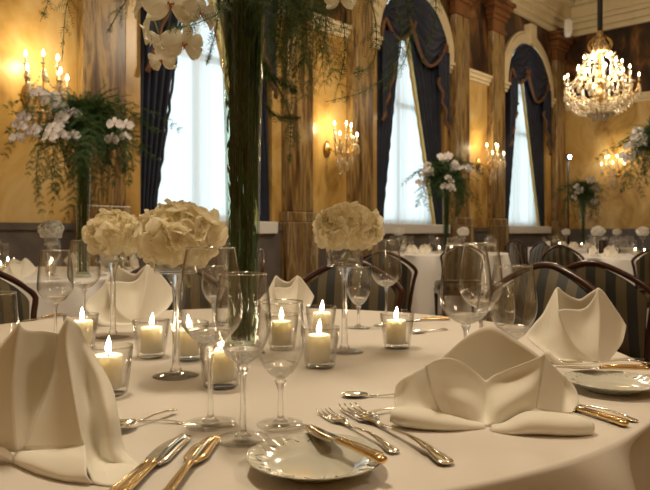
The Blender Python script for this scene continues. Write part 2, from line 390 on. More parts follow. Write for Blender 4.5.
# windows: frame, mullions, pane; sheers and drapes
WN = ['left', 'middle', 'right']
WHERE = ['behind the central green vase', 'in the middle of the three', 'nearest the room corner']
for wi, c in enumerate(WC):
    e = empty('window_%d' % (wi + 1), kind='structure'); inroom(e); e.location = W(c, 0, 0)
    bm = bmesh.new()
    for x0, x1, z0, z1 in ((-HWN, -HWN + .07, SILL, SPR), (HWN - .07, HWN, SILL, SPR), (-.04, .04, SILL, SPR + RIN - .03), (-HWN, HWN, SILL, SILL + .08), (-HWN, HWN, 3.2, 3.28), (-HWN, HWN, SPR - .04, SPR + .04)):
        box(bm, x0, x1, TH - .14, TH - .08, z0, z1)
    obj('window_frame', bm, M['white'], e, smooth=False)
    bm = bmesh.new()
    pts = [(-HWN, SILL), (HWN, SILL)] + [(RIN * math.cos(PI * k / 16), SPR + RIN * math.sin(PI * k / 16)) for k in range(17)]
    bm.faces.new([bm.verts.new((x, TH - .11, z)) for x, z in pts])
    obj('pane', bm, M['pane'], e, smooth=False)
    # sheer curtain
    e = empty('sheer_curtain', W(c, 0, 0), RA, 'white sheer curtain over the window ' + WHERE[wi], 'curtain', 'sheer curtains')
    bm = bmesh.new(); n = 60; prev = None
    for k in range(n + 1):
        x = -.97 + 1.94 * k / n
        top = SPR + math.sqrt(max(0, .97 ** 2 - x * x))
        y = .22 + .022 * math.sin(k * 1.3) + .01 * math.sin(k * .37)
        cur = (bm.verts.new((x, y, SILL + .01)), bm.verts.new((x, y, top)))
        if prev: bm.faces.new((prev[0], cur[0], cur[1], prev[1]))
        prev = cur
    obj('sheer_cloth', bm, M['sheer'], e)
    # drapes (left, right)
    def drape(side, inner, outer, name, m, y0, amp, pleats, z1=SPR + .62, z0=.12):
        bm = bmesh.new(); rows = 22; n = pleats * 8; V = []
        for r in range(rows + 1):
            t = r / rows; z = z1 + (z0 - z1) * t
            xi = inner(t); row = []
            for k in range(n + 1):
                u = k / n; x = outer + (xi - outer) * u
                zc = min(z, SPR + math.sqrt(max(0, .985 - x * x)) if abs(x) < .99 else SPR)
                y = y0 + amp * math.sin(u * pleats * 2 * PI + .6 * math.sin(t * 3)) * (0.7 + .3 * t)
                row.append(bm.verts.new((x, y, zc)))
            V.append(row)
        for P, Q in zip(V, V[1:]):
            for k in range(n): bm.faces.new((P[k], P[k + 1], Q[k + 1], Q[k]))
        o = obj(name, bm, m); solidify(o, .012); return o, V
    # left hand drape: inner edge nearly straight ; right hand drape: inner edge slants outward to the floor
    li = lambda t: -.26 - .52 * min(1, t * 1.35) ** 1.1
    ri = lambda t: -.22 + .98 * min(1, t * 1.30) ** 0.95
    def fringe_pts(f, y, off, z1=SPR + .62, z0=.12):
        return [(f(k / 40) + off + .012 * math.sin(k * 2.6), y, z1 + (z0 - z1) * k / 40) for k in range(41)]
    e = empty('curtain', W(c, 0, 0), RA, 'dark blue curtain at the left side of the window ' + WHERE[wi], 'curtain')
    o, _ = drape(-1, li, -1.0, 'curtain_cloth', M['blue'], .09, .05, 5); o.parent = e
    bm = bmesh.new(); tube(bm, fringe_pts(li, .06, .01), .018, 6); obj('fringe', bm, M['blue'], e)
    e = empty('curtain', W(c, 0, 0), RA, 'gold-edged blue curtain at the right side of the window ' + WHERE[wi], 'curtain')
    o, _ = drape(1, lambda t: ri(t) + .12, 1.0, 'curtain_cloth', M['blue'], .09, .05, 6); o.parent = e
    bm = bmesh.new(); V = []
    for k in range(31):
        t = k / 30; z = SPR + .62 + (.12 - SPR - .62) * t; x = ri(t)
        V.append([bm.verts.new((x + .17 * u, .12 + .02 * math.sin(u * 9), z)) for u in (0, .2, .4, .6, .8, 1)])
    for P, Q in zip(V, V[1:]):
        for k in range(5): bm.faces.new((P[k], P[k + 1], Q[k + 1], Q[k]))
    obj('gold_lining', bm, M['goldsheer'], e)
    bm = bmesh.new(); tube(bm, fringe_pts(ri, .10, .0), .025, 6); obj('fringe', bm, M['fringe'], e)
    # swag valance filling the arch
    e = empty('curtain_swag', W(c, 0, 0), RA, 'dark blue swag valance above the window ' + WHERE[wi], 'curtain')
    for nm, cx, hw, drop in (('swag', -.52, .50, .42), ('swag', .38, .60, .70)):
        bm = bmesh.new(); V = []; nr = 26; nc = 24
        for r in range(nr + 1):
            t = r / nr; row = []
            for q in range(nc + 1):
                u = q / nc * 2 - 1
                x = cx + hw * u
                lim = SPR + math.sqrt(max(0.0, .98 ** 2 - x * x)) if abs(x) < .98 else SPR
                ztop = lim - .02
                zbot = SPR + .50 - drop * (1 - u * u) + .0
                z = ztop + (min(zbot, ztop - .02) - ztop) * t
                y = -.04 - .09 * math.sin(t * PI) * (1 - u * u) - .035 * math.sin((t + .10 * u * u) * 2 * PI * 5)
                row.append(bm.verts.new((max(-.98, min(.98, x)), y, z)))
            V.append(row)
        for P, Q in zip(V, V[1:]):
            for k in range(nc): bm.faces.new((P[k], P[k + 1], Q[k + 1], Q[k]))
        pts = [v.co.copy() + Vector((0, -.03, -.03)) for v in V[-1]]
        o = obj(nm, bm, M['blue'], e); solidify(o, .012)
        bm = bmesh.new(); tube(bm, pts, .032, 6); obj('swag_fringe', bm, M['brownfr'], o)
    for sx in (-1, 1):
        bm = bmesh.new(); V = []
        for r in range(15):
            t = r / 14; V.append([bm.verts.new((sx * (.98 - .34 * (k / 12) * (1 - .0 * t)), -.10 - .03 * math.sin(k * 1.6), SPR + .1 - (1.45 - .95 * k / 12) * t)) for k in range(13)])
        for P, Q in zip(V, V[1:]):
            for k in range(12): bm.faces.new((P[k], P[k + 1], Q[k + 1], Q[k]))
        pts = [v.co.copy() for v in V[-1]]
        o = obj('jabot', bm, M['blue'], e); solidify(o, .012)
        bm = bmesh.new(); tube(bm, pts, .03, 6); obj('jabot_fringe', bm, M['brownfr'], o)

# speaker in the corner
e = empty('loudspeaker', A(568, 28, 14.2), math.radians(10), 'cream oval loudspeaker hung below the cornice in the room corner', 'speaker')
bm = bmesh.new(); lathe(bm, [(0, -.2), (.06, -.19), (.08, -.14), (.085, 0), (.08, .14), (.06, .19), (0, .2)], 16); obj('housing', bm, M['white'], e)
bm = bmesh.new(); box(bm, -.05, .05, -.095, -.06, -.14, .14); o = obj('grille', bm, M['grille'], e, smooth=False); bevel(o, .01)
bm = bmesh.new(); tube(bm, [(0, .06, 0), (0, .45, .1)], .02, 6); obj('bracket', bm, M['black'], e)

# ============================================================ LIGHT FITTINGS
def drop_mesh(s=1.0):
    bm = bmesh.new(); lathe(bm, [(0, 0), (.006 * s, -.01 * s), (.013 * s, -.035 * s), (.008 * s, -.055 * s), (0, -.065 * s)], 6); return bm
def bulb_parts(parent, p, s=1.0):
    bm = bmesh.new(); lathe(bm, [(0, 0), (.028 * s, .004), (.030 * s, .014 * s), (.012 * s, .018 * s), (.011 * s, .085 * s), (0, .087 * s)], 10); c = obj('candle_tube', bm, M['plaster'], parent, loc=p)
    bm = bmesh.new(); lathe(bm, [(0, .085 * s), (.014 * s, .10 * s), (.017 * s, .118 * s), (.010 * s, .145 * s), (0, .165 * s)], 10); obj('bulb', bm, M['bulb'], c)
def make_chandelier():
    e = empty('chandelier', (0, 0, 0), 0, 'large crystal chandelier with many lit candle bulbs hanging by a black sleeve', 'chandelier')
    bm = bmesh.new(); tube(bm, [(0, 0, 1.42), (0, 0, 3.0)], .045, 10); obj('hanging_sleeve', bm, M['black'], e)
    bm = bmesh.new(); lathe(bm, [(0, 0), (.03, .01), (.06, .06), (.03, .12), (.05, .2), (.12, .26), (.13, .3), (.05, .36), (.03, .5), (.06, .6), (.03, .7), (.025, .95), (.09, 1.0), (.10, 1.03), (.03, 1.1), (.02, 1.3), (.06, 1.36), (.05, 1.42), (0, 1.44)], 16); obj('column', bm, M['brass'], e)
    bm = bmesh.new(); lathe(bm, [(.0, -.01), (.1, .0), (.17, .05), (.2, .11), (.205, .115), (.17, .06), (.09, .012), (0, .0)], 20); obj('crystal_bowl', bm, M['crystal'], e)
    tiers = ((14, .62, .42, .55), (8, .36, .72, .80))
    ends = []
    for n, R, z0, z1 in tiers:
        for k in range(n):
            a = 2 * PI * (k + .25 * (n == 8)) / n
            rr = R * (1 if k % 2 else .86); zz = z1 + (.0 if k % 2 else .10)
            pts = [(q * rr * math.cos(a), q * rr * math.sin(a), z) for q, z in ((.08, z0 - .12), (.35, z0 - .22), (.7, z0 - .19), (.93, z0 - .08), (1.0, zz - .06))]
            bm = bmesh.new(); tube(bm, spl(pts, 3), .007, 6); obj('arm', bm, M['brass'], e)
            p = (rr * math.cos(a), rr * math.sin(a), zz - .06)
            bulb_parts(e, p, .9); ends.append(Vector(p))
    bm0 = drop_mesh(2.6); first = obj('crystal_drop', bm0, M['crystal'], e)
    spots = []
    for i, p in enumerate(ends):
        for dz in (.05, .15): spots.append(p + Vector((.012, 0, -dz)))
        spots.append(p * .8 + Vector((0, 0, p.z * .2 - .30)))
    for k in range(16): a = 2 * PI * k / 16; spots.append(Vector((.20 * math.cos(a), .20 * math.sin(a), .08)))
    for k in range(10): a = 2 * PI * k / 10; spots.append(Vector((.12 * math.cos(a), .12 * math.sin(a), -.0)))
    first.location = spots[0]
    for s in spots[1:98]:
        c = first.copy(); COL.objects.link(c); c.location = s
    bm = bmesh.new()
    for k in range(28):
        a = 2 * PI * k / 28; r_ = .58 if k % 2 else .50
        for q in range(9):
            t = q / 8; ball(bm, (r_ * (1 - .75 * t) * math.cos(a), r_ * (1 - .75 * t) * math.sin(a), .22 - .22 * t - .12 * math.sin(PI * t)), .02, 5, 4)
    for k in range(14):   # bead swags
        a = 2 * PI * k / 14; p0 = Vector((.05 * math.cos(a), .05 * math.sin(a), 1.36)); p1 = Vector((.24 * math.cos(a), .24 * math.sin(a), 1.02 if k % 2 else .93)); p2 = Vector((.55 * math.cos(a), .55 * math.sin(a), .50))
        for q in range(12):
            t = q / 11; p = p0.lerp(p1, t) + Vector((0, 0, -.16 * math.sin(PI * t))); ball(bm, p, .021, 5, 4)
        for q in range(14):
            t = q / 13; p = p1.lerp(p2, t) + Vector((0, 0, -.14 * math.sin(PI * t))); ball(bm, p, .021, 5, 4)
        for q in range(12):
            t = q / 11; p = p2.lerp(Vector((.18 * math.cos(a + .2), .18 * math.sin(a + .2), .1)), t) + Vector((0, 0, -.10 * math.sin(PI * t))); ball(bm, p, .021, 5, 4)
    obj('crystal_bead_chains', bm, M['crystal'], e, kind='stuff')
    bm = bmesh.new()
    for k in range(12):
        a = 2 * PI * k / 12
        tube(bm, spl([(.03 * math.cos(a), .03 * math.sin(a), 1.0), (.16 * math.cos(a), .16 * math.sin(a), 1.08), (.2 * math.cos(a), .2 * math.sin(a), 1.2), (.1 * math.cos(a), .1 * math.sin(a), 1.32)], 3), .009, 5)
    obj('crown', bm, M['brass'], e)
    return e
ch = make_chandelier(); ch.location = A(600, 112, 11.6)
def make_sconce():
    e = empty('wall_sconce', (0, 0, 0), 0, 'x', 'wall lamp')
    bm = bmesh.new(); lathe(bm, [(0, .0), (.07, .0), (.075, .012), (.05, .03), (.02, .06), (0, .065)], 16)
    for v in bm.verts: v.co = Vector((v.co.x, -v.co.z, v.co.y * 1.6))
    obj('back_plate', bm, M['brass'], e)
    bm = bmesh.new(); tube(bm, [(0, -.05, 0), (0, -.16, -.06), (0, -.26, -.02)], .014, 8); ball(bm, (0, -.27, 0), .045, 10, 6); ball(bm, (0, -.27, -.09), .03, 8, 6, 1.6); obj('bracket', bm, M['brass'], e)
    P = []
    for k in range(6):
        a = PI * (1.02 + .96 * k / 5)
        R = .25 if k % 2 else .15; z = .06 if k % 2 else .22
        p = Vector((R * math.cos(a), -.27 + R * math.sin(a), z)); P.append(p)
        bm = bmesh.new(); tube(bm, spl([(0, -.27, 0), (p.x * .45, -.27 + (p.y + .27) * .45, -.09), (p.x * .9, -.27 + (p.y + .27) * .9, -.04), p], 3), .008, 6); obj('arm', bm, M['brass'], e)
        bulb_parts(e, p, .85)
    first = obj('crystal_drop', drop_mesh(2.2), M['crystal'], e)
    sp = []
    for i, p in enumerate(P):
        sp += [p + Vector((0, -.02, -.03)), p + Vector((.025, .0, -.04)), p * .7 + Vector((0, -.08, -.16)), p * .45 + Vector((0, -.13, -.24))]
    sp += [Vector((.0, -.27, -.30)), Vector((.03, -.25, -.26)), Vector((-.03, -.28, -.22))]
    first.location = sp[0]
    for s in sp[1:]:
        c = first.copy(); COL.objects.link(c); c.location = s
    bm = bmesh.new()
    for i in range(5):
        for q in range(10):
            t = q / 9; p = P[i].lerp(P[i + 1], t) + Vector((0, 0, -.10 * math.sin(PI * t) - .02)); ball(bm, p, .013, 5, 4)
    obj('crystal_bead_chains', bm, M['crystal'], e, kind='stuff')
    return e
sc0 = make_sconce(); SZ = 2.5
sc0.location = W(.43 * D, .01, 2.36); sc0.rotation_euler = (0, 0, RA)
SL = ['crystal wall sconce at far left behind the white orchids', 'crystal wall sconce on the golden wall right of the central vase',
      'crystal wall sconce between the middle and far windows', 'crystal wall sconce on the gold end wall under the chandelier']
sc0['label'] = SL[0]; sc0['group'] = 'crystal wall sconces'
SP = [W(.43 * D, 0, 2.36), W(1.095 * D, 0, 2.24), W(1.765 * D, 0, 2.36), W(S1, 1.25, 2.40)]
dup(sc0, W(1.095 * D, .01, 2.24), RA, SL[1]); dup(sc0, W(1.765 * D, .01, 2.36), RA, SL[2]); dup(sc0, W(S1 - .01, 1.25, 2.40), RA - PI / 2, SL[3])
e = empty('spotlight', A(569, 157, 13.6), 0, 'tiny bright spotlight on a slim black stand near the room corner', 'lamp')
bm = bmesh.new(); ball(bm, (0, -.04, 0), .035, 12, 8); obj('bulb', bm, M['spotbulb'], e)
bm = bmesh.new(); lathe(bm, [(0, .08), (.05, .06), (.05, -.04), (0, -.05)], 12, (0, .05, 0)); obj('housing', bm, M['black'], e)
zz = A(569, 157, 13.6).z
bm = bmesh.new(); tube(bm, [(0, .05, -.03), (0, .05, -zz + .03)], .02, 8); obj('stand', bm, M['black'], e)
bm = bmesh.new(); lathe(bm, [(0, .03), (.2, .02), (.22, 0), (0, 0)], 20, (0, .05, -zz)); obj('stand_base', bm, M['black'], e)

# ============================================================ TABLES
TC = Vector((-.20, 1.45, 0)); TR = .845
def table(c, R, m, lab, clab, grp=None, seed=1):
    e = empty('round_table', (c[0], c[1], 0), 0, lab, 'table', 'round banquet tables')
    bm = bmesh.new(); lathe(bm, [(0, .715), (R - .03, .715), (R - .015, .73), (R - .02, .744), (0, .744)], 48); obj('tabletop', bm, M['mahog'], e)
    bm = bmesh.new(); lathe(bm, [(0, .03), (.30, .03), (.32, .05), (.08, .10), (.05, .2), (.05, .6), (.2, .71), (0, .714)], 24); obj('pedestal', bm, M['mahog'], e)
    rr = random.Random(seed); ph = [rr.uniform(0, 6.28) for _ in range(4)]
    bm = bmesh.new(); n = 288
    rings = [(R * q, .75, 0) for q in (.25, .5, .75, .93)] + [(R - .005, .75, 0), (R - .0005, .7485, 0), (R + .002, .744, .02), (R + .003, .728, .25), (R + .008, .68, .65), (R + .02, .55, .8), (R + .028, .40, .85), (R + .035, .22, 1), (R + .04, .06, 1.1)]
    V = [[bm.verts.new((0, 0, .75))]]
    for r, z, w in rings:
        row = []
        for k in range(n):
            a = 2 * PI * k / n
            f = math.sin(14 * a + ph[0] + .8 * math.sin(3 * a + ph[1])) + .5 * math.sin(23 * a + ph[2])
            f2 = .046 * w * f
            row.append(bm.verts.new(((r + f2) * math.cos(a), (r + f2) * math.sin(a), z)))
        V.append(row)
    for k in range(n): bm.faces.new((V[0][0], V[1][k], V[1][(k + 1) % n]))
    for P, Q in zip(V[1:], V[2:]):
        for k in range(n): bm.faces.new((P[k], Q[k], Q[(k + 1) % n], P[(k + 1) % n]))
    o = obj('tablecloth', bm, m, loc=(c[0], c[1], 0), label=clab, cat='tablecloth')
    return e
table(TC, TR, M['cloth'], 'large round dining table in the foreground under the beige cloth', 'beige floor-length cloth on the foreground table', seed=3)
TA = Vector((-1.9, 4.3, 0)); TB = Vector((1.5, 8.6, 0)); TD = Vector((3.72, 7.4, 0)); TE = Vector((4.5, 11.6, 0))
table(TA, .84, M['cloth_far'], 'round table under the left orchid arrangement', 'white cloth on the table under the left orchid arrangement', seed=4)
table(TB, .9, M['cloth_far'], 'round table between the middle window and us', 'white cloth on the table before the middle window', seed=5)
table(TD, 1.0, M['cloth_far'], 'round table at the right edge of the photo', 'white cloth on the table at the right edge', seed=6)
table(TE, .9, M['cloth_far'], 'round table farthest away, near the corner', 'white cloth on the farthest table near the corner', seed=7)

# ============================================================ GLASSWARE
def wineglass(name, rim, wide, wz, foot, bz, H, sr=.0042):
    """rim radius, widest radius and its height, foot radius, bowl-bottom height, full height"""
    e = empty(name, (0, 0, 0), 0, 'x', 'wine glass')
    pr = spl([(sr * .9, 0, bz), (wide * .55, 0, bz + (wz - bz) * .22), (wide * .92, 0, bz + (wz - bz) * .65), (wide, 0, wz), (wide * .95, 0, wz + (H - wz) * .4), ((rim + wide) / 2 * .98, 0, wz + (H - wz) * .72), (rim, 0, H)], 5)
    out = [(p.x, p.z) for p in pr]
    inn = [(max(0, r - .0012), z + (.004 if i == 0 else .0006)) for i, (r, z) in enumerate(out)]
    inn[0] = (0, bz + .004)
    bm = bmesh.new()
    lathe(bm, [(0, bz)] + out + [(rim - .0006, H + .0006)] + inn[::-1], 40); obj('bowl', bm, M['bowl'], e)
    bm = bmesh.new()
    sp = spl([(foot * .35, 0, .004), (foot * .14, 0, .012), (sr, 0, .028), (sr * .8, 0, bz * .6), (sr, 0, bz - .012), (sr * 2.0, 0, bz - .001)], 4)
    lathe(bm, [(0, .003)] + [(p.x, p.z) for p in sp] + [(0, bz)], 20); obj('stem', bm, M['stem'], e)
    k0 = [q for q in out if q[1] < bz + (wz - bz) * .42]
    bm = bmesh.new(); tz = k0[-1][1]
    lathe(bm, [(0, bz + .0045)] + [(max(.0006, r - .0019), z + .0012) for r, z in k0[1:]] + [(k0[-1][0] * .80, tz - .001), (k0[-1][0] * .45, tz - (tz - bz) * .42), (0, tz - (tz - bz) * .50)], 36); obj('bowl_bottom', bm, M['stem'], e)
    bm = bmesh.new(); n_ = 48
    tube(bm, [(rim * math.cos(2 * PI * i / n_), rim * math.sin(2 * PI * i / n_), H) for i in range(n_)], .0008, 6, closed=True); obj('rim', bm, M['rimg'], e)
    bm = bmesh.new(); lathe(bm, [(0, .0004), (foot - .001, .0004), (foot, .0015), (foot - .001, .0025), (foot * .6, .0042), (foot * .3, .0075), (0, .0085)], 40); obj('foot', bm, M['base'], e)
    return e
g1 = wineglass('wine_glass', .033, .043, .152, .036, .108, .240)
g2 = wineglass('wine_glass', .029, .036, .150, .034, .093, .209)
g3 = wineglass('wine_glass', .030, .034, .118, .0325, .061, .167)
gl = [ # type, px, py(base) , scale, label
 (g1, 210.5, 424.5, 1, 'tall large-bowled wine glass, left and tallest of the three front glasses'),
 (g2, 243, 440, 1, 'medium wine glass, middle and nearest of the three front glasses'),
 (g3, 280.5, 425, 1, 'short wide wine glass just behind the bread plate, right of the front three'),
 (g1, 466, 390.4, 1, 'large wine glass rising behind the front right napkin, left of its cluster'),
 (g1, 481, 363, 1, 'large wine glass at the back of the right cluster, second from left'),
 (g2, 513, 401, 1, 'tapered wine glass at the right of the right-hand glass cluster'),
 (g3, 496, 376, 1, 'short wine glass low in the right-hand glass cluster'),
 (g1, 386, 325.7, 1, 'large wine glass beyond the candles, right of the right hydrangea stand'),
 (g3, 358.5, 328.3, 1, 'short wine glass beyond the candles, directly beside the right hydrangea stem'),
 (g1, 55.5, 347, .92, 'large wine glass at far left, in front of the chair back'),
 (g1, 84, 329.4, 1, 'large wine glass under the left hydrangea bloom'),
 (g3, -5, 401, 1, 'short glass cut by the left photo edge behind the left napkin'),
 (g3, 213.5, 325.7, 1, 'small distant wine glass seen through the tallest front glass'),
 (g1, 229, 322, .95, 'large distant wine glass at the left foot of the central vase'),
]
used = set()
for t, px, py, s, lab in gl:
    p = G(px, py)
    if t.name in used: dup(t, p, rnd.uniform(0, 6), lab, s=s)
    else:
        used.add(t.name); t.location = p; t.scale = (s, s, s); t['label'] = lab

# votives with candles
def make_votive():
    e = empty('votive_holder', (0, 0, 0), 0, 'x', 'candle holder')
    bm = bmesh.new()
    lathe(bm, [(0, .0), (.026, .0), (.029, .003), (.0305, .012), (.0385, .078), (.0375, .0785), (.0355, .074), (.0285, .014), (.020, .0115), (0, .0105)], 40); obj('glass_cup', bm, M['votive'], e)
    bm = bmesh.new(); lathe(bm, [(0, .0015), (.025, .0015), (.028, .005), (.0275, .0095), (0, .0098)], 32); obj('glass_base', bm, M['base'], e)
    return e
def make_candle():
    e = empty('pillar_candle', (0, 0, 0), 0, 'x', 'candle')
    bm = bmesh.new(); lathe(bm, [(0, 0), (.0215, 0), (.0225, .001), (.0225, .050), (.0215, .0530), (.018, .0525), (.010, .0495), (0, .0490)], 28); obj('wax', bm, M['wax'], e)
    bm = bmesh.new(); tube(bm, [(0, 0, .047), (.0005, 0, .054), (.002, 0, .058)], .0009, 6); obj('wick', bm, M['wick'], e)
    bm = bmesh.new(); n = 10
    pf = [(0, .0545), (.0028, .057), (.0046, .061), (.0048, .065), (.0036, .071), (.0019, .077), (0, .083)]
    lathe(bm, pf, 12)
    for v in bm.verts: v.co.x += .10 * max(0, v.co.z - .06)
    obj('flame', bm, M['flame'], e)
    return e
vt = make_votive(); cd = make_candle()
vl = [(397, 348, 'near the table rim right of the hydrangea stands'), (151, 357, 'left of the middle hydrangea stem, fully visible'), (109, 394, 'nearest the front, just right of the left napkin'),
      (81, 349, 'behind the peak of the left napkin'), (221, 387, 'behind the stem of the tallest front glass'), (190, 360, 'between the middle hydrangea stem and the tallest glass'),
      (282, 349, 'seen through the bowl of the short front glass'), (320, 367, 'right of the front glasses, in front of another votive'), (321, 338, 'hindmost, directly behind another lit votive')]
for i, (px, py, w) in enumerate(vl):
    p = G(px, py)
    la = 'clear tapered glass votive cup ' + w; lb = 'lit ivory candle in the cup ' + w
    q = p + Vector((rnd.uniform(-.003, .003), rnd.uniform(-.003, .003), .0108))
    if i == 0:
        vt.location = p; vt['label'] = la; vt['group'] = 'glass votive cups'; cd.location = q; cd['label'] = lb; cd['group'] = 'lit pillar candles'
    else:
        dup(vt, p, i, la); dup(cd, q, i * .9 - .5, lb)

# hydrangea stands
def make_stand():
    e = empty('glass_stand', (0, 0, 0), 0, 'x', 'flower stand')
    bm = bmesh.new(); lathe(bm, [(0, 0), (.041, 0), (.042, .002), (.030, .004), (.012, .008), (0, .009)], 40); obj('foot', bm, M['base'], e)
    bm = bmesh.new(); lathe(bm, [(0, .008), (.012, .008), (.0075, .02), (.0062, .08), (.0062, .14), (.0085, .168), (.016, .182), (.018, .186), (0, .187)], 20); obj('stem', bm, M['stem'], e)
    bm = bmesh.new(); lathe(bm, [(0, .187), (.0375, .187), (.0395, .190), (.0395, .234), (.0385, .2345), (.0375, .233), (.0375, .193), (.036, .1905), (0, .1905)], 44); obj('dish', bm, M['votive'], e)
    bm = bmesh.new(); lathe(bm, [(0, .191), (.037, .191), (.037, .212), (0, .212)], 36); obj('water', bm, M['base'], e)
    return e
def floret(bm, c, nrm, r, rr, cup=.10):
    nrm = nrm.normalized(); u = nrm.orthogonal().normalized(); v = nrm.cross(u)
    a0 = rr.uniform(0, 6.28)
    for k in range(4):
        a = a0 + k * PI / 2 + rr.uniform(-.15, .15)
        d = u * math.cos(a) + v * math.sin(a); s = nrm.cross(d)
        tilt = cup + rr.uniform(-.18, .22)
        rows = []
        for t, w in ((.0, .10), (.28, .62), (.6, .98), (.85, .80), (1.0, .30)):
            row = []
            for q in (-1, -.5, 0, .5, 1):
                lift = tilt * r * t * t + .12 * r * q * q * t + rr.uniform(-.03, .03) * r * t
                row.append(bm.verts.new(c + d * (r * t) * (1 - .10 * q * q) + s * (q * w * r * .55) + nrm * lift))
            rows.append(row)
        for P, Q in zip(rows, rows[1:]):
            for j in range(4): bm.faces.new((P[j], P[j + 1], Q[j + 1], Q[j]))
def make_hydrangea(seed, m, n=74, R=.070, fr=.033):
    e = empty('hydrangea', (0, 0, 0), 0, 'x', 'flower')
    rr = random.Random(seed); bm = bmesh.new()
    for i in range(n):
        z = 1 - 1.55 * (i + .5) / n; a = i * 2.39996
        q = math.sqrt(max(0, 1 - z * z)); dirv = Vector((q * math.cos(a), q * math.sin(a), z))
        R2 = R * rr.uniform(.72, .86)
        c = Vector((dirv.x * R2, dirv.y * R2, dirv.z * R2 * .80)) + Vector((0, 0, .055))
        nd = (dirv + Vector([rr.uniform(-.30, .30) for _ in range(3)]))
        floret(bm, c, nd, fr * rr.uniform(.8, 1.15), rr)
    obj('petals', bm, m, e)
    bm = bmesh.new(); tube(bm, spl([(0, 0, .05), (.004, -.004, .02), (.012, -.008, -.006), (.020, -.006, -.028)], 4), .003, 8)
    for k in range(5):
        a = k * 1.25; tube(bm, [(0, 0, .02), (.02 * math.cos(a), .02 * math.sin(a), .045)], .0015, 6)
    obj('flower_stem', bm, M['leafstem'], e)
    return e
st = make_stand(); hy = make_hydrangea(5, M['hyd']); hyv = make_hydrangea(11, M['hyd'])
sl = [(176, 376, 'nearest, left of the vase', 0, 1.08, hy), (113, 337, 'farthest left of three', 1.2, 1.0, hyv), (344.5, 352, 'right of the vase', 2.2, 1.0, None)]
for i, (px, py, w, rz, s, h) in enumerate(sl):
    p = G(px, py)
    la = 'tall glass stand under the cream hydrangea ' + w; lb = 'cream hydrangea bloom ' + w + ' on a glass stand'
    if i == 0: st.location = p; st['label'] = la; st['group'] = 'glass flower stands'
    else: dup(st, p, rz, la)
    q = p + Vector((0.004, 0, (.192, .200, .216)[i]))
    if h: h.location = q; h.rotation_euler = (0, 0, rz); h.scale = (s, s, s); h['label'] = lb; h['group'] = 'cream hydrangeas'
    else: dup(hy, q + Vector((.004, 0, 0)), rz, lb, s=(1.05, 1, .95))

# ============================================================ TALL VASES, FERNS, ORCHIDS
def frond_on(bm, path, L, rr, dens=1.0, nl0=.0125, nw=.0009, t0=.22, bw=.20):
    n = len(path); tube(bm, path, [.0016 * (1 - .7 * i / n) for i in range(n)], 5)
    ni = int(26 * dens)
    for i in range(ni):
        t = t0 + (.98 - t0) * i / ni; f = t * (n - 1); k = int(f); p = path[k].lerp(path[min(k + 1, n - 1)], f - k)
        tan = (path[min(k + 1, n - 1)] - path[k]).normalized()
        side = tan.cross(Vector((0, 0, 1)))
        if side.length < .05: side = Vector((1, .2, 0))
        side.normalize()
        roll = rr.uniform(-.9, .9); side = (side * math.cos(roll) + tan.cross(side) * math.sin(roll))
        for sgn in (-1, 1):
            bl = L * bw * max(.1, math.sin(PI * min(.96, .15 + (t - t0) * .98))) ** .7 * rr.uniform(.6, 1.15)
            d = (tan * .9 + side * sgn + Vector((0, 0, rr.uniform(-.4, .2)))).normalized()
            w = d.cross(tan).normalized(); sd = d.cross(w).normalized()
            m_ = max(4, int(bl / .0050 * dens))
            q0 = p + d * bl
            bm.faces.new([bm.verts.new(x) for x in (p - sd * .0006, p + sd * .0006, q0)])
            for j in range(m_):
                u = (j + .5) / m_; q = p + d * bl * u + Vector((0, 0, -.10 * bl * u * u))
                nl = nl0 * (1 - .55 * u)
                for s2 in (-1, 1):
                    e_ = q + d * nl * .6 + sd * s2 * nl * rr.uniform(.6, 1) + w * rr.uniform(-.5, .5) * nl
                    h = d * nw
                    bm.faces.new([bm.verts.new(x) for x in (q - h, q + h, e_)])
def make_frond(L, drop, rise, seed, m, dens=1.0, name='fern_frond', **kw):
    rr = random.Random(seed); bm = bmesh.new()
    path = spl([(0, 0, 0), (.25 * L, rr.uniform(-.03, .03) * L, rise * .8 * L), (.55 * L, rr.uniform(-.06, .06) * L, rise * L * .7), (.85 * L, rr.uniform(-.1, .1) * L, -drop * L * .45), (L, rr.uniform(-.1, .1) * L, -drop * L)], 9)
    frond_on(bm, path, L, rr, dens, **kw)
    me = bpy.data.meshes.new(name); bm.to_mesh(me); bm.free(); me.materials.append(m)
    return me
FR = [make_frond(L, dr, ri, 20 + i, M['fern']) for i, (L, dr, ri) in enumerate(((.34, .9, .22), (.42, .75, .30), (.30, 1.15, .15), (.46, .5, .35), (.26, .6, .35), (.38, 1.05, .28)))]
FB = [make_frond(L, dr, ri, 40 + i, M['fernb'], .8, nl0=.022, nw=.0022, t0=.08, bw=.30) for i, (L, dr, ri) in enumerate(((.30, .6, .3), (.36, .9, .22), (.22, .2, .7), (.26, .6, .5), (.40, 1.1, .2)))]
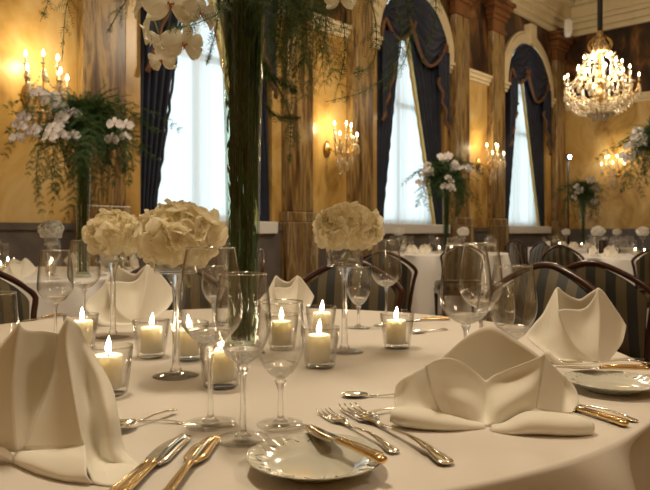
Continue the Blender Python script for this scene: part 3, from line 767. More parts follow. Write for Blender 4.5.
def orchid(bm, c, nrm, r, rr, up=None):
    nrm = nrm.normalized(); upv = up or Vector((0, 0, 1))
    u = upv.cross(nrm)
    if u.length < .01: u = Vector((1, 0, 0))
    u.normalize(); v = nrm.cross(u).normalized()
    for ang, ln, wd, lay in ((90, .95, .50, 0), (215, .95, .48, 0), (325, .95, .48, 0), (5, 1.0, 1.02, 1), (175, 1.0, 1.02, 1)):
        a = math.radians(ang + rr.uniform(-6, 6)); d = u * math.cos(a) + v * math.sin(a); s = nrm.cross(d); rows = []
        for t, w in ((.03, .12), (.2, .62), (.42, .95), (.65, 1.0), (.85, .72), (.97, .34), (1.0, .08)):
            row = []
            for q in (-1, -.66, -.33, 0, .33, .66, 1):
                lift = (.16 * math.sin(t * PI) - .30 * t * t + .20 * q * q * t) * r + lay * .035 * r
                row.append(bm.verts.new(c + d * (r * ln * t) + s * (q * w * wd * r * .52) + nrm * lift))
            rows.append(row)
        for P, Q in zip(rows, rows[1:]):
            for j in range(6): bm.faces.new((P[j], P[j + 1], Q[j + 1], Q[j]))
def orchid_obj(parent, c, nrm, r, m, seed, lip=True):
    rr = random.Random(seed); bm = bmesh.new(); orchid(bm, Vector((0, 0, 0)), Vector(nrm), r, rr)
    o = obj('orchid_blossom', bm, m, parent, loc=c)
    if lip:
        n = Vector(nrm).normalized(); u = Vector((0, 0, 1)).cross(n).normalized(); v = n.cross(u)
        lr = r; r = r * .68; bm = bmesh.new()
        tube(bm, [n * r * .02, n * r * .16 - v * r * .05, n * r * .22 - v * r * .2, n * r * .16 - v * r * .34], [r * .05, r * .08, r * .07, r * .02], 8)
        for sgn in (-1, 1): tube(bm, [n * r * .1, n * r * .2 + u * sgn * r * .14, n * r * .26 + u * sgn * r * .16 + v * r * .1], [r * .03, r * .06, r * .01], 6)
        obj('lip', bm, M['lip'], o)
    return o
def make_vase(name='tall_vase', H=.80, r0=.036, r1=.05):
    e = empty(name, (0, 0, 0), 0, 'x', 'vase')
    pr = spl([(r0 * 1.35, 0, .0), (r0 * 1.15, 0, .012), (r0 * .9, 0, .05), (r0, 0, H * .3), (r0 * 1.1, 0, H * .6), (r1, 0, H)], 6)
    out = [(p.x, p.z) for p in pr]; inn = [(r - .003, max(z, .02)) for r, z in out[3:]]
    bm = bmesh.new(); lathe(bm, [(0, 0)] + out + inn[::-1] + [(0, .02)], 40); obj('vase_glass', bm, M['vglass'], e)
    return e
def radius_at(z, H, r0, r1):
    t = z / H
    return (r0 * .9 + (r0 * 1.1 - r0 * .9) * min(1, t / .6)) if t < .6 else r0 * 1.1 + (r1 - r0 * 1.1) * (t - .6) / .4
def stem_bundle(H, r0, r1, seed, m, n=16, leaves=420, lw=1.0):
    rr = random.Random(seed); bm = bmesh.new()
    for k in range(n):
        a = rr.uniform(0, 6.28); q = rr.uniform(.15, .75); tw = rr.uniform(-.8, .8); pts = []
        for i in range(9):
            z = .03 + (H + .03) * i / 8; r = radius_at(min(z, H), H, r0, r1) * q
            pts.append((r * math.cos(a + tw * i / 8), r * math.sin(a + tw * i / 8), z))
        tube(bm, spl(pts, 2), rr.uniform(.0025, .0045), 6)
    for k in range(leaves):
        z = rr.uniform(.03, H); r = radius_at(z, H, r0, r1) * math.sqrt(rr.uniform(.05, .8)); a = rr.uniform(0, 6.28)
        p = Vector((r * math.cos(a), r * math.sin(a), z)); d = Vector((rr.uniform(-.35, .35), rr.uniform(-.35, .35), rr.choice((-1, 1)))).normalized()
        s = d.orthogonal().normalized() * rr.uniform(.0012, .003) * lw; L = rr.uniform(.015, .04)
        e1 = p + d * L
        if Vector((e1.x, e1.y, 0)).length > radius_at(min(max(e1.z, 0), H), H, r0, r1) * .9 or e1.z < .024: continue
        bm.faces.new([bm.verts.new(x) for x in (p, p + d * L * .5 + s, e1, p + d * L * .5 - s)]).material_index = 1
    return bm
# central vase
VC = Vector((-.178, 1.43, TZ)); H0 = .80
vz = make_vase(); vz.location = VC; vz['label'] = 'tall clear glass vase packed with green stems at the centre of the foreground table'
ar = empty('orchid_arrangement', VC, 0, 'hanging fern and cream orchid arrangement spilling from the central tall vase', 'flower arrangement')
obj('stem_bundle', stem_bundle(H0, .036, .05, 3, M['greenstem'], 15, 2600), [M['greenstem'], M['fernb']], ar)
def add_frond(parent, me, loc, rz, tilt=0.0, s=1.0, roll=0.0):
    o = bpy.data.objects.new('fern_frond', me); COL.objects.link(o); o.parent = parent
    o.location = loc; o.rotation_euler = (roll, tilt, rz); o.scale = (s, s, s)
    return o
rr = random.Random(12)
nf = 0
for k in range(84):
    az = rr.uniform(0, 2 * PI) if k % 3 == 0 else rr.uniform(-1.2, 1.3)
    lft = math.cos(az) < -.2
    add_frond(ar, FR[(0, 2, 4, 5)[k % 4]], (.03 * math.cos(az), .03 * math.sin(az), H0 - .03 + rr.uniform(0, .06) + (.05 if lft else 0)), az, rr.uniform(-.1, .2 if lft else .65), rr.uniform(.35, .5) if lft else rr.uniform(.35, .62), rr.uniform(-.8, .8))
HANG = [([(238, -50, 1.42), (150, -90, 1.36), (92, -55, 1.32), (68, 0, 1.31), (62, 62, 1.30)], .30), ([(238, -50, 1.42), (140, -70, 1.4), (70, -40, 1.36), (40, 22, 1.36)], .26),
        ([(238, -50, 1.42), (170, -50, 1.36), (130, -5, 1.34), (106, 34, 1.33)], .24), ([(238, -40, 1.40), (225, 5, 1.30), (200, 22, 1.24), (166, 30, 1.22)], .17),
        ([(262, -20, 1.43), (300, 0, 1.40), (306, 50, 1.40), (292, 78, 1.40)], .26), ([(258, -10, 1.43), (280, 5, 1.38), (276, 50, 1.37), (262, 84, 1.37)], .24),
        ([(262, -20, 1.43), (330, -10, 1.42), (345, 40, 1.42), (340, 82, 1.42)], .24), ([(260, 60, 1.42), (276, 84, 1.41), (290, 118, 1.40), (289, 166, 1.40)], .20),
        ([(262, 100, 1.42), (276, 116, 1.41), (300, 118, 1.40)], .13), ([(262, 70, 1.43), (278, 80, 1.42), (296, 92, 1.41)], .14),
        ([(262, -40, 1.43), (350, -40, 1.45), (394, 0, 1.45), (398, 60, 1.45), (366, 90, 1.44), (325, 102, 1.44)], .24), ([(262, -40, 1.43), (360, -50, 1.48), (402, -10, 1.50), (408, 50, 1.50), (380, 96, 1.50)], .26),
        ([(262, -40, 1.43), (350, -60, 1.55), (420, -40, 1.6), (436, 10, 1.6), (420, 70, 1.6)], .20), ([(262, -40, 1.43), (340, -30, 1.40), (372, 5, 1.40), (374, 60, 1.40), (352, 74, 1.40)], .24),
        ([(250, -30, 1.44), (300, -20, 1.48), (325, 10, 1.5), (322, 60, 1.5)], .26), ([(238, -30, 1.44), (222, -10, 1.40), (216, 30, 1.38), (206, 66, 1.38)], .15)]
for i, (pp, L) in enumerate(HANG):
    bm = bmesh.new(); frond_on(bm, [p - VC for p in spl([A(*q) for q in pp], 8)], L, random.Random(90 + i), 1.1, t0=.12, bw=.19)
    obj('fern_frond', bm, M['fern'], ar, smooth=False)
# cream orchids hanging at the left of the vase
OB = [(170, 4, 1.28, .056, (.45, -.9, -.25)), (183, 44, 1.27, .046, (.75, -.8, -.35)), (152, 36, 1.30, .042, (-.95, .25, -.35)), (162, 60, 1.27, .032, (-.35, -.85, -.55)), (200, 14, 1.31, .042, (.8, -.7, .1)), (146, 4, 1.32, .040, (-.5, -.7, .3)), (340, -2, 1.36, .036, (.1, -1, -.3)), (322, -14, 1.40, .036, (-.2, -1, -.2)), (205, -18, 1.33, .045, (.1, -1, .3)), (131, -20, 1.33, .045, (-.3, -1, .1))]
for i, (px, py, Y, r, n) in enumerate(OB):
    orchid_obj(ar, A(px, py, Y) - VC, n, r, M['orch'], i)
for pl in ([A(241, -60, 1.41), A(215, -75, 1.36), A(190, -30, 1.33), A(188, 14, 1.32), A(172, 42, 1.32), A(163, 58, 1.30)], [A(240, -60, 1.41), A(180, -90, 1.36), A(150, -45, 1.36), A(152, 8, 1.35), A(158, 32, 1.33)], [A(244, -60, 1.42), A(290, -80, 1.40), A(330, -30, 1.40), A(342, -4, 1.39)]):
    bm = bmesh.new(); tube(bm, [p - VC for p in spl(pl, 5)], .0022, 6); obj('orchid_stem', bm, M['leafstem'], ar)

# background arrangements
def make_far_arr(seed, blos, nfr=70, lab='x'):
    e = empty('orchid_arrangement', (0, 0, 0), 0, lab, 'flower arrangement', 'orchid arrangements on the far tables')
    obj('stem_bundle', stem_bundle(.80, .036, .048, seed, M['greenstem'], 14, 300), [M['greenstem'], M['fernb']], e)
    rr = random.Random(seed)
    for k in range(nfr):
        az = rr.uniform(0, 2 * PI)
        add_frond(e, FB[k % 5], (0, 0, .79 + rr.uniform(0, .12)), az, (rr.uniform(-1.0, .1) if k % 3 else rr.uniform(.1, .6)), rr.uniform(.7, 1.1) * (1.25 if k % 5 == 0 else 1), rr.uniform(-.6, .6))
    for i, (x, y, z, r, n) in enumerate(blos): orchid_obj(e, (x, y, .84 + z), n, r, M['orchw'], seed + i, True)
    return e
bl1 = []
rr = random.Random(5)
def cluster(cx, cy, cz, n, sp=.06, r=.05):
    for _ in range(n):
        x, y, z = cx + rr.uniform(-sp, sp), cy + rr.uniform(-sp, sp), cz + rr.uniform(-sp, sp) * 1.1
        bl1.append((x, y, z, r * rr.uniform(.8, 1.1), (rr.uniform(-.5, .5) + cx, -1, rr.uniform(-.1, .5))))
cluster(-.16, -.12, .17, 4, .05); cluster(-.06, -.16, .12, 3, .05); cluster(-.24, -.20, .05, 4, .05); cluster(-.02, -.26, -.02, 5, .05); cluster(.26, -.16, .02, 4, .06, .045); cluster(-.32, -.1, .0, 2)
vA = make_vase(H=.80, r0=.036, r1=.048)
PA = Vector((-.3667 * 3.9, 3.9, TZ)); vA.location = PA; vA['label'] = 'tall green glass vase on the left background table'; vA['group'] = 'tall vases on the far tables'
aA = make_far_arr(31, bl1, lab='white orchid and fern arrangement at left, before the sconce'); aA.location = PA
bl1 = []
cluster(-.20, -.12, .12, 6, .07); cluster(-.05, -.2, .20, 5, .06); cluster(.10, -.15, .18, 5, .06); cluster(.22, -.12, .12, 4, .05); cluster(-.28, -.1, -.02, 4, .06); cluster(.0, -.24, -.06, 5, .06, .05)
aB = make_far_arr(33, bl1, 70, 'white orchid and fern arrangement on the table before the middle window')
PB = Vector(((446 - 325) / F * 8.5, 8.5, TZ)); aB.location = PB; aB.scale = (1.12, 1.12, 1.12)
dup(vA, PB, 0, 'tall glass vase on the table before the middle window', s=1.12)
PE = Vector(((583 - 325) / F * 12.2, 12.2, TZ)); PD = Vector(((668 - 325) / F * 6.9, 6.9, TZ))
dup(aB, PE, .5, 'white orchid and fern arrangement farthest away near the corner', s=1.12); dup(vA, PE, 0, 'tall glass vase farthest away near the corner', s=1.12)
dup(aB, PD, -.35, 'white orchid and fern arrangement cut by the right photo edge', s=1.32); dup(vA, PD, 0, 'tall glass vase at the right photo edge', s=1.32)

# ============================================================ NAPKINS
def napkin(lab, C, f, nets, tubes=(), thick=.0017, nu=6, nv=6):
    """C world base centre; nets are sheets of cloth, tubes the rolled hems"""
    bm = bmesh.new()
    for rows in nets: net(bm, [[f(p) - C for p in r] for r in rows], nu, nv)
    for v in bm.verts: v.co.z = max(v.co.z, .0012)
    for pts in tubes:
        P = spline([f(p[:3]) - C for p in pts], 5); k = []
        for i in range(len(pts) - 1):
            for q in range(5): k.append(tuple(pts[i][3 + j] + (pts[i + 1][3 + j] - pts[i][3 + j]) * q / 5 for j in (0, 1)))
        k.append(pts[-1][3:5])
        n0 = len(bm.verts); tube(bm, P, k, 16, up=(0, 0, 1))
        bm.verts.ensure_lookup_table()
        for v in bm.verts[n0:]: v.co.z = max(v.co.z, .0005)
    o = obj('napkin', bm, M['napkin'], loc=C, label=lab, cat='napkin', group='folded linen napkins')
    solidify(o, thick)
    return o
def conv(ox, oy, zoom, Yc):
    def f(p):
        zx, zy, dy = p; px = ox + zx / zoom; py = oy + zy / zoom
        if dy is None: return G(px, py, .0012)
        return A(px, py, Yc + dy)
    return f
# --- front right napkin
z = 2.321; f = conv(370, 310, z, .888); C = G(486.3, 426.3)
cup = [[(130, 128, .0), (152, 116, .012), (185, 112, .022), (220, 124, .034), (250, 148, .045), (268, 163, .05), (290, 150, .045), (325, 136, .03), (365, 121, .018), (405, 102, .004)],
       [(134, 155, .0), (160, 148, .016), (190, 148, .028), (222, 158, .036), (250, 180, .040), (268, 195, .042), (290, 180, .040), (325, 164, .032), (362, 150, .02), (400, 135, .004)],
       [(146, 200, .0), (170, 200, .003), (200, 204, .002), (226, 214, .004), (250, 226, .014), (268, 234, .026), (288, 226, .010), (318, 212, .002), (352, 198, -.002), (391, 180, .0)],
       [(165, 240, -.004), (186, 246, .0), (206, 252, .0), (228, 259, .0), (250, 266, .0), (268, 271, -.002), (286, 266, -.002), (310, 258, .0), (345, 246, .0), (385, 228, -.006)]]
back = [[(96, 150, .045), (140, 128, .055), (180, 98, .065), (222, 62, .075), (268, 38, .08), (300, 44, .08), (335, 66, .075), (372, 90, .065), (420, 128, .05), (455, 155, .04)],
        [(96, 185, .040), (140, 175, .050), (180, 160, .060), (222, 145, .07), (268, 140, .075), (300, 140, .075), (335, 145, .07), (372, 155, .06), (420, 175, .045), (455, 190, .035)],
        [(96, 218, .030), (140, 220, .035), (180, 222, .045), (222, 222, .05), (268, 222, .055), (300, 222, .055), (335, 222, .05), (372, 222, .045), (420, 220, .035), (455, 220, .03)]]
lw = [[(57, 196, .028), (62, 172, .036), (78, 157, .044), (102, 144, .046), (122, 134, .02), (130, 128, .0)],
      [(56, 208, .024), (68, 193, .035), (86, 182, .040), (108, 175, .036), (128, 170, .014), (138, 170, .0)],
      [(60, 222, .012), (78, 218, .024), (98, 217, .026), (120, 218, .020), (140, 220, .006), (152, 215, -.002)],
      [(64, 230, .004), (84, 232, .010), (105, 236, .008), (128, 240, .002), (148, 243, -.002), (165, 240, -.004)]]
rw = [[(405, 102, .004), (412, 116, .024), (438, 142, .042), (462, 163, .040), (478, 185, .034), (485, 210, .024)],
      [(400, 140, .004), (414, 152, .028), (438, 172, .036), (460, 190, .034), (476, 206, .026), (482, 220, .018)],
      [(391, 190, .0), (408, 198, .016), (430, 206, .022), (450, 214, .020), (466, 222, .012), (476, 228, .006)],
      [(385, 228, -.006), (404, 234, .0), (424, 238, .004), (444, 240, .002), (460, 240, .0), (470, 238, .0)]]
feet = [[(48, 244, .0, .010, .008), (80, 247, -.002, .020, .0125), (130, 254, -.006, .022, .0125), (180, 261, -.008, .020, .0095), (225, 267, -.006, .013, .006), (262, 271, -.004, .008, .004)],
        [(284, 277, -.014, .010, .005), (320, 276, -.022, .016, .008), (370, 262, -.026, .024, .013), (430, 264, -.028, .026, .0130), (480, 268, -.030, .022, .0115), (514, 276, -.032, .010, .008)]]
napkin('cream napkin folded as a crown at front right, beside the forks', C, f, [cup, back, lw, rw], feet)
# --- left front napkin
z = 2.579; f = conv(0, 300, z, .759); C = G(13.6, 459)
p1 = [[(50, 58, .0), (62, 74, .015), (80, 79, .03), (105, 79, .045), (130, 82, .05), (152, 86, .05)],
      [(40, 130, -.002), (60, 134, .022), (85, 138, .04), (108, 140, .052), (128, 144, .056), (143, 148, .052)],
      [(34, 215, -.005), (52, 218, .014), (72, 222, .028), (92, 226, .036), (110, 228, .038), (122, 230, .034)],
      [(36, 310, -.008), (48, 312, .0), (60, 312, .008), (72, 312, .013), (84, 310, .015), (94, 306, .014)],
      [(44, 392, -.008), (47, 391, -.006), (50, 390, -.005), (54, 389, -.004), (57, 388, -.003), (60, 388, -.003)]]
p2 = [[(152, 86, .05), (156, 78, .045), (161, 68, .035), (167, 55, .025), (175, 42, .02)],
      [(143, 148, .052), (148, 142, .044), (155, 134, .032), (162, 124, .02), (170, 112, .010)],
      [(122, 230, .034), (137, 226, .026), (154, 222, .016), (170, 216, .006), (184, 208, -.004)],
      [(94, 306, .014), (122, 306, .010), (150, 305, .002), (176, 303, -.008), (201, 300, -.020)],
      [(60, 388, -.003), (98, 387, -.006), (138, 385, -.012), (178, 381, -.022), (217, 376, -.034)]]
p3 = [[(175, 42, .02), (180, 44, .026), (186, 50, .034), (194, 58, .040), (203, 68, .045)],
      [(170, 112, .010), (186, 112, .028), (202, 114, .040), (218, 116, .048), (232, 122, .052)],
      [(184, 208, -.004), (206, 210, .028), (230, 212, .038), (258, 214, .026), (286, 218, .034)],
      [(201, 300, -.020), (224, 306, .012), (250, 306, .016), (278, 300, -.002), (304, 296, .014)],
      [(217, 376, -.034), (232, 392, -.006), (256, 396, .006), (288, 394, -.016), (322, 386, .002)],
      [(224, 430, -.066), (246, 440, -.054), (280, 444, -.042), (325, 440, -.026), (372, 440, None)],
      [(240, 474, None), (265, 478, None), (295, 480, None), (330, 478, None), (355, 472, None)]]
p4 = [[(44, 392, -.008), (90, 389, -.006), (140, 385, -.012), (180, 381, -.022), (217, 376, -.034)],
      [(36, 402, -.016), (85, 400, -.030), (135, 402, -.042), (180, 404, -.052), (224, 410, -.060)],
      [(34, 414, -.022), (78, 424, -.045), (128, 440, -.063), (176, 452, -.074), (224, 452, -.079)],
      [(40, 422, None), (80, 442, None), (130, 458, None), (180, 468, None), (240, 474, None)]]
p5 = [[(-75, 215, .06), (-45, 165, .05), (-10, 128, .035), (22, 92, .015), (50, 58, .0)],
      [(-85, 280, .05), (-52, 245, .036), (-18, 215, .022), (12, 180, .008), (40, 130, -.002)],
      [(-85, 340, .03), (-55, 325, .018), (-22, 305, .008), (8, 265, .0), (34, 215, -.005)],
      [(-80, 375, .01), (-52, 370, .004), (-22, 360, .0), (8, 345, -.004), (36, 310, -.008)],
      [(-70, 390, .0), (-45, 388, -.002), (-18, 388, -.004), (10, 392, -.006), (44, 392, -.008)]]
p6 = [[(-70, 388, -.002), (-40, 384, -.006), (-10, 378, -.010), (15, 385, -.012), (34, 404, -.014)],
      [(-75, 400, -.02), (-45, 400, -.022), (-15, 400, -.022), (12, 405, -.022), (32, 414, -.02)],
      [(-75, 410, None), (-45, 412, None), (-15, 414, None), (12, 418, None), (36, 422, None)]]
napkin('large cream napkin folded as a fan at front left', C, f, [p1, p2, p3, p4, p5, p6])
# --- right napkin beside the second plate
z = 3.267; f = conv(500, 220, z, 1.327); C = G(598, 362.3)
b0 = [[(92, 366, .04), (112, 338, .05), (140, 306, .055), (162, 262, .06), (186, 220, .06), (205, 232, .065), (232, 250, .065), (262, 258, .06), (290, 240, .05), (320, 221, .04)],
      [(96, 390, .03), (120, 375, .045), (150, 350, .055), (175, 325, .06), (196, 310, .065), (215, 312, .07), (238, 318, .07), (265, 320, .065), (295, 312, .055), (324, 300, .045)],
      [(110, 405, .015), (140, 402, .03), (170, 398, .045), (195, 395, .05), (215, 395, .055), (235, 395, .055), (255, 395, .055), (280, 393, .05), (302, 390, .045), (326, 388, .04)]]
c0 = [[(190, 296, .0), (208, 290, .012), (232, 291, .024), (258, 292, .034), (282, 284, .036), (304, 256, .036), (321, 221, .036)],
      [(198, 330, -.002), (220, 328, .012), (242, 330, .022), (264, 333, .030), (286, 330, .032), (308, 312, .030), (325, 288, .026)],
      [(220, 378, -.006), (238, 378, .004), (256, 380, .010), (272, 384, .014), (290, 384, .016), (308, 376, .014), (325, 362, .010)],
      [(255, 425, -.010), (266, 425, -.006), (278, 426, -.002), (288, 428, .0), (300, 430, .002), (311, 428, .002), (322, 420, .0)],
      [(312, 466, -.004), (314, 466, -.004), (316, 466, -.003), (318, 466, -.003), (320, 466, -.003), (321, 466, -.003), (322, 466, -.003)]]
r0_ = [[(321, 221, .036), (336, 232, .05), (355, 258, .062), (378, 292, .07), (398, 322, .074), (412, 346, .072)],
       [(325, 288, .026), (340, 296, .044), (358, 312, .056), (378, 332, .062), (395, 350, .064), (409, 366, .060)],
       [(325, 362, .010), (338, 368, .026), (354, 378, .036), (370, 388, .042), (386, 396, .044), (400, 400, .042)],
       [(322, 420, .0), (333, 424, .010), (345, 428, .016), (356, 430, .020), (368, 432, .022), (380, 430, .024)],
       [(322, 466, -.003), (327, 466, .0), (333, 464, .002), (340, 462, .004), (348, 460, .006), (358, 456, .008)]]
l0 = [[(92, 366, .04), (115, 336, .048), (142, 306, .052), (166, 262, .054), (184, 226, .05), (188, 260, .02), (190, 296, .0)],
      [(90, 385, .03), (118, 375, .036), (146, 358, .036), (168, 338, .034), (184, 318, .024), (192, 320, .008), (198, 330, -.002)],
      [(108, 402, .012), (132, 402, .018), (156, 398, .016), (178, 390, .012), (196, 382, .006), (208, 380, -.001), (220, 378, -.006)],
      [(130, 420, .0), (155, 428, .004), (180, 432, .0), (202, 432, -.004), (222, 430, -.006), (240, 428, -.008), (255, 425, -.010)],
      [(165, 448, -.012), (185, 460, -.014), (210, 466, -.014), (235, 468, -.012), (262, 468, -.010), (288, 467, -.008), (312, 466, -.004)]]
ft = [[(150, 432, -.010, .006, .006), (185, 462, -.012, .013, .008), (225, 470, -.014, .014, .008), (270, 472, -.010, .012, .0065), (312, 468, -.006, .006, .004)]]
nk = napkin('cream napkin folded to twin peaks behind the right-hand plate', C, f, [b0, c0, r0_, l0], ft)
def nkcopy(px, py, rz, s, lab):
    c = nk.copy(); COL.objects.link(c); c.location = G(px, py) if not isinstance(px, Vector) else px; c.rotation_euler = (0, 0, rz); c.scale = (s, s, s); c['label'] = lab; return c
nkcopy(295, 316, .25, .85, 'folded cream napkin behind the central vase, left of the right hydrangea')
nkcopy(140, 324, .25, 1.15, 'folded cream napkin between the left and middle hydrangea stands')
nkcopy(A(22, 0, 4.15) * 1, 0, 1, .8, 'x') if False else None

# ============================================================ PLATES AND CUTLERY
def make_plate():
    e = empty('bread_plate', (0, 0, 0), 0, 'x', 'plate')
    R = .0745
    def mod(r, z, a):
        w = max(0, (r / R - .72) / .28)
        return r * (1 + .010 * w * abs(math.sin(8 * a))), z + .0011 * w * math.sin(32 * a) * (1 if w < .95 else 0) * math.sin(PI * min(1, w)) + .0
    bm = bmesh.new()
    prof = [(0, .004), (.038, .004), (.044, .0052), (.050, .009), (.053, .0105), (.058, .0125), (.063, .0142), (.068, .0158), (.072, .0172), (R, .0182), (R + .0006, .0172), (R - .002, .0158), (.060, .011), (.050, .006), (.042, .0022), (.040, 0), (.037, 0), (.036, .002), (0, .002)]
    lathe(bm, prof, 192, mod=mod); obj('dish', bm, M['china'], e)
    bm = bmesh.new()   # raised scrollwork on the rim
    for k in range(12):
        a = 2 * PI * k / 12
        pts = [((.059 + .008 * math.sin(t * PI)) * math.cos(a + (t - .5) * .34), (.059 + .008 * math.sin(t * PI)) * math.sin(a + (t - .5) * .34), .0136 + .0016 * math.sin(t * PI)) for t in [q / 8 for q in range(9)]]
        tube(bm, pts, .0007, 5)
    obj('rim_relief', bm, M['china'], e)
    return e
pl = make_plate(); pl.location = Vector(((315.5 - 325) / F * .723, .723, TZ + .0005))
pl['label'] = 'cream embossed bread plate at front centre with a knife across it'; pl['group'] = 'bread plates'
PP2 = Vector(((612 - 325) / F * 1.09, 1.09, TZ + .0005)); dup(pl, PP2, .4, 'cream embossed bread plate at right under the gold-handled cutlery')

def handle_prof(L, w0=.0032, w1=.0095):
    """king's pattern handle from x=0 to x=L"""
    w0 *= .85; w1 *= .9
    return [(0, w0, .0016), (L * .15, w0 * .9, .0016), (L * .45, w0 * 1.15, .0014), (L * .62, w0 * 1.6, .0014), (L * .70, w0 * 2.3, .0013), (L * .76, w0 * 1.8, .0013), (L * .86, w1 * .85, .0014), (L * .95, w1, .0015), (L * .99, w1 * .7, .0014), (L, w1 * .2, .001)]
def flat_handle(bm, x0, L, w0=.0026, w1=.0085, arch=.006):
    P = handle_prof(L, w0, w1)
    tube(bm, [(x0 + x, 0, .003 + arch * math.sin(PI * min(1, x / L)) ** 1.5 * .8) for x, _, _ in P], [(w, t) for _, w, t in P], 12, up=(0, 0, 1))
    # raised rib
    tube(bm, [(x0 + L * .55, 0, .0048 + arch * .6), (x0 + L * .8, 0, .0048 + arch * .35), (x0 + L * .96, 0, .0052)], [.0008, .0016, .0008], 6)
def make_fork(m, name='fork', L=.185):
    bm = bmesh.new(); hl = L * .60; x0 = L * .40
    flat_handle(bm, x0, hl)
    P = [(x0 + .002, .0026, .0016, .0032), (L * .36, .0030, .0013, .0040), (L * .31, .0070, .0011, .0048), (L * .27, .0112, .0010, .0050), (L * .235, .0118, .0010, .0046)]
    tube(bm, [(x, 0, z) for x, _, _, z in P], [(w, t) for _, w, t, _ in P], 12, up=(0, 0, 1))
    for k in range(4):
        y = (-1.5 + k) * .0064
        tube(bm, [(L * .245, y * .98, .0046), (L * .18, y, .0030), (L * .09, y, .0020), (L * .03, y * .98, .0038), (0, y * .95, .0062)], [(.0021, .0010), (.0018, .0010), (.0016, .0010), (.0013, .0009), (.0005, .0004)], 8, up=(0, 0, 1))
    e = obj(name, bm, m, cat='fork'); return e
def make_spoon(m, name='spoon', L=.18):
    bm = bmesh.new(); hl = L * .62; x0 = L * .38
    flat_handle(bm, x0, hl)
    tube(bm, [(x0 + .003, 0, .0034), (L * .35, 0, .0045), (L * .32, 0, .0055)], [(.0026, .0015), (.003, .0013), (.006, .001)], 10, up=(0, 0, 1))
    nx, ny = 14, 10; cx = L * .175; a = L * .172; b = .0195; V = []
    for i in range(nx + 1):
        u = -1 + 2 * i / nx; w = math.sqrt(max(0, 1 - u * u)) * b * (1 - .12 * u); row = []
        for j in range(ny + 1):
            v = -1 + 2 * j / ny; zc = .0085 - .0080 * (1 - u * u) * (1 - v * v)
            row.append(bm.verts.new((cx + a * u, v * max(w, .0006), zc)))
        V.append(row)
    for P, Q in zip(V, V[1:]):
        for j in range(ny): bm.faces.new((P[j], P[j + 1], Q[j + 1], Q[j]))
    e = obj(name, bm, m, cat='spoon'); solidify(e, .0009); return e
def make_knife(mb, mh, name='knife', L=.20, bl=.48, round_tip=False, hw=1.0):
    e = empty(name, (0, 0, 0), 0, 'x', 'knife')
    bm = bmesh.new(); B = L * bl; n = 14; V = []
    for i in range(n + 1):
        t = i / n; x = B * t
        if round_tip: w0 = -.0135 * min(1, .35 + t * 1.6) * (1 - .7 * max(0, t - .8) * 5); w1 = .0125 * min(1, .9 + t) * (1 - .65 * max(0, t - .75) * 4)
        else: w0 = -.0125 * min(1, (t * 2.2)) ** .6 * (1 - .45 * max(0, t - .8) * 5); w1 = .0110 * (min(1, t * 12) ** .4) * (1 - .45 * max(0, t - .85) * 6)
        z = .0040
        w0 *= (.8 if round_tip else 1.1); w1 *= (.8 if round_tip else 1.1)
        V.append([bm.verts.new(p) for p in ((x, w1, z + .0011), (x, (w0 + w1) / 2, z + .0010), (x, w0, z), (x, (w0 + w1) / 2, z - .0010), (x, w1, z - .0009))])
    for P, Q in zip(V, V[1:]):
        for k in range(5): bm.faces.new((P[k], Q[k], Q[(k + 1) % 5], P[(k + 1) % 5]))
    bm.faces.new(V[0][::-1]); bm.faces.new(V[-1])
    obj('blade', bm, mb, e)
    bm = bmesh.new(); hl = L - B
    P = [(0, .0050, .0040), (.004, .0066, .0050), (.009, .0052, .0044), (hl * .2, .0054, .0044), (hl * .5, .0060, .0046), (hl * .66, .0066, .0048), (hl * .74, .0084, .0054), (hl * .80, .0070, .0050), (hl * .9, .0088, .0056), (hl * .97, .0084, .0054), (hl, .0045, .003)]
    tube(bm, [(B + x, 0, .0066) for x, _, _ in P], [(w * hw, t * hw) for _, w, t in P], 14, up=(0, 0, 1))
    for s in ((-1, 1) if hw == 1 else ()):
        tube(bm, [(B + hl * .1, s * .003, .0108), (B + hl * .5, s * .0045, .0118), (B + hl * .72, s * .005, .0122), (B + hl * .9, s * .006, .0124), (B + hl * .97, 0, .0118)], .0010, 6)
    obj('handle', bm, mh, e)
    return e
def lay(o, head, tail, L, h0=0.0, h1=0.0, lab=None, roll=0.0):
    a = G(head[0], head[1], h0); b = G(tail[0], tail[1], h1)
    d = b - a; s = d.length / L
    o.location = a; o.rotation_mode = 'XYZ'
    o.rotation_euler = (roll, -math.atan2(d.z, math.hypot(d.x, d.y)), math.atan2(d.y, d.x)); o.scale = (s, s, s)
    if lab: o['label'] = lab
def cp(o):
    return copy_tree(o)
fk = make_fork(M['silver']); spn = make_spoon(M['silver']); kn = make_knife(M['silver'], M['gold']); bk = make_knife(M['gold'], M['gold'], 'butter_knife', .17, .42, True, .62)
lay(fk, (347, 409), (449, 467), .185, 0, 0, 'silver dinner fork with four tines beside the front napkin, nearest of the forks')
o = cp(fk); lay(o, (323, 413), (396, 455), .185, 0, 0, 'silver fork tucked beside and under the rim of the front plate')
lay(spn, (341, 397), (420, 398), .18, 0, 0, 'silver dessert spoon with bowl left of the front right napkin')
o = cp(fk); lay(o, (440, 404), (357, 418), .185, 0, 0, 'silver fork lying mostly hidden behind the front right napkin')
lay(kn, (303, 428), (384, 466), .20, .018, .020, 'gold-handled knife lying across the front bread plate')
o = cp(kn); lay(o, (183, 438), (106, 515), .20, 0, 0, 'polished knife with gold handle right of the left napkin')
lay(bk, (211, 441), (152, 522), .17, 0, 0, 'gold butter knife beside the polished knife at front left')
o = cp(fk); lay(o, (116, 421), (183, 424), .185, 0, 0, 'gold-toned dessert fork pointing left behind the left napkin')
o = cp(spn); lay(o, (112, 432), (176, 411), .18, 0.004, 0.004, 'gold-toned dessert spoon crossing the fork behind the left napkin')
o = cp(kn); lay(o, (555, 369), (649, 371), .20, .020, .020, 'gold-handled knife on the right plate, nearer one')
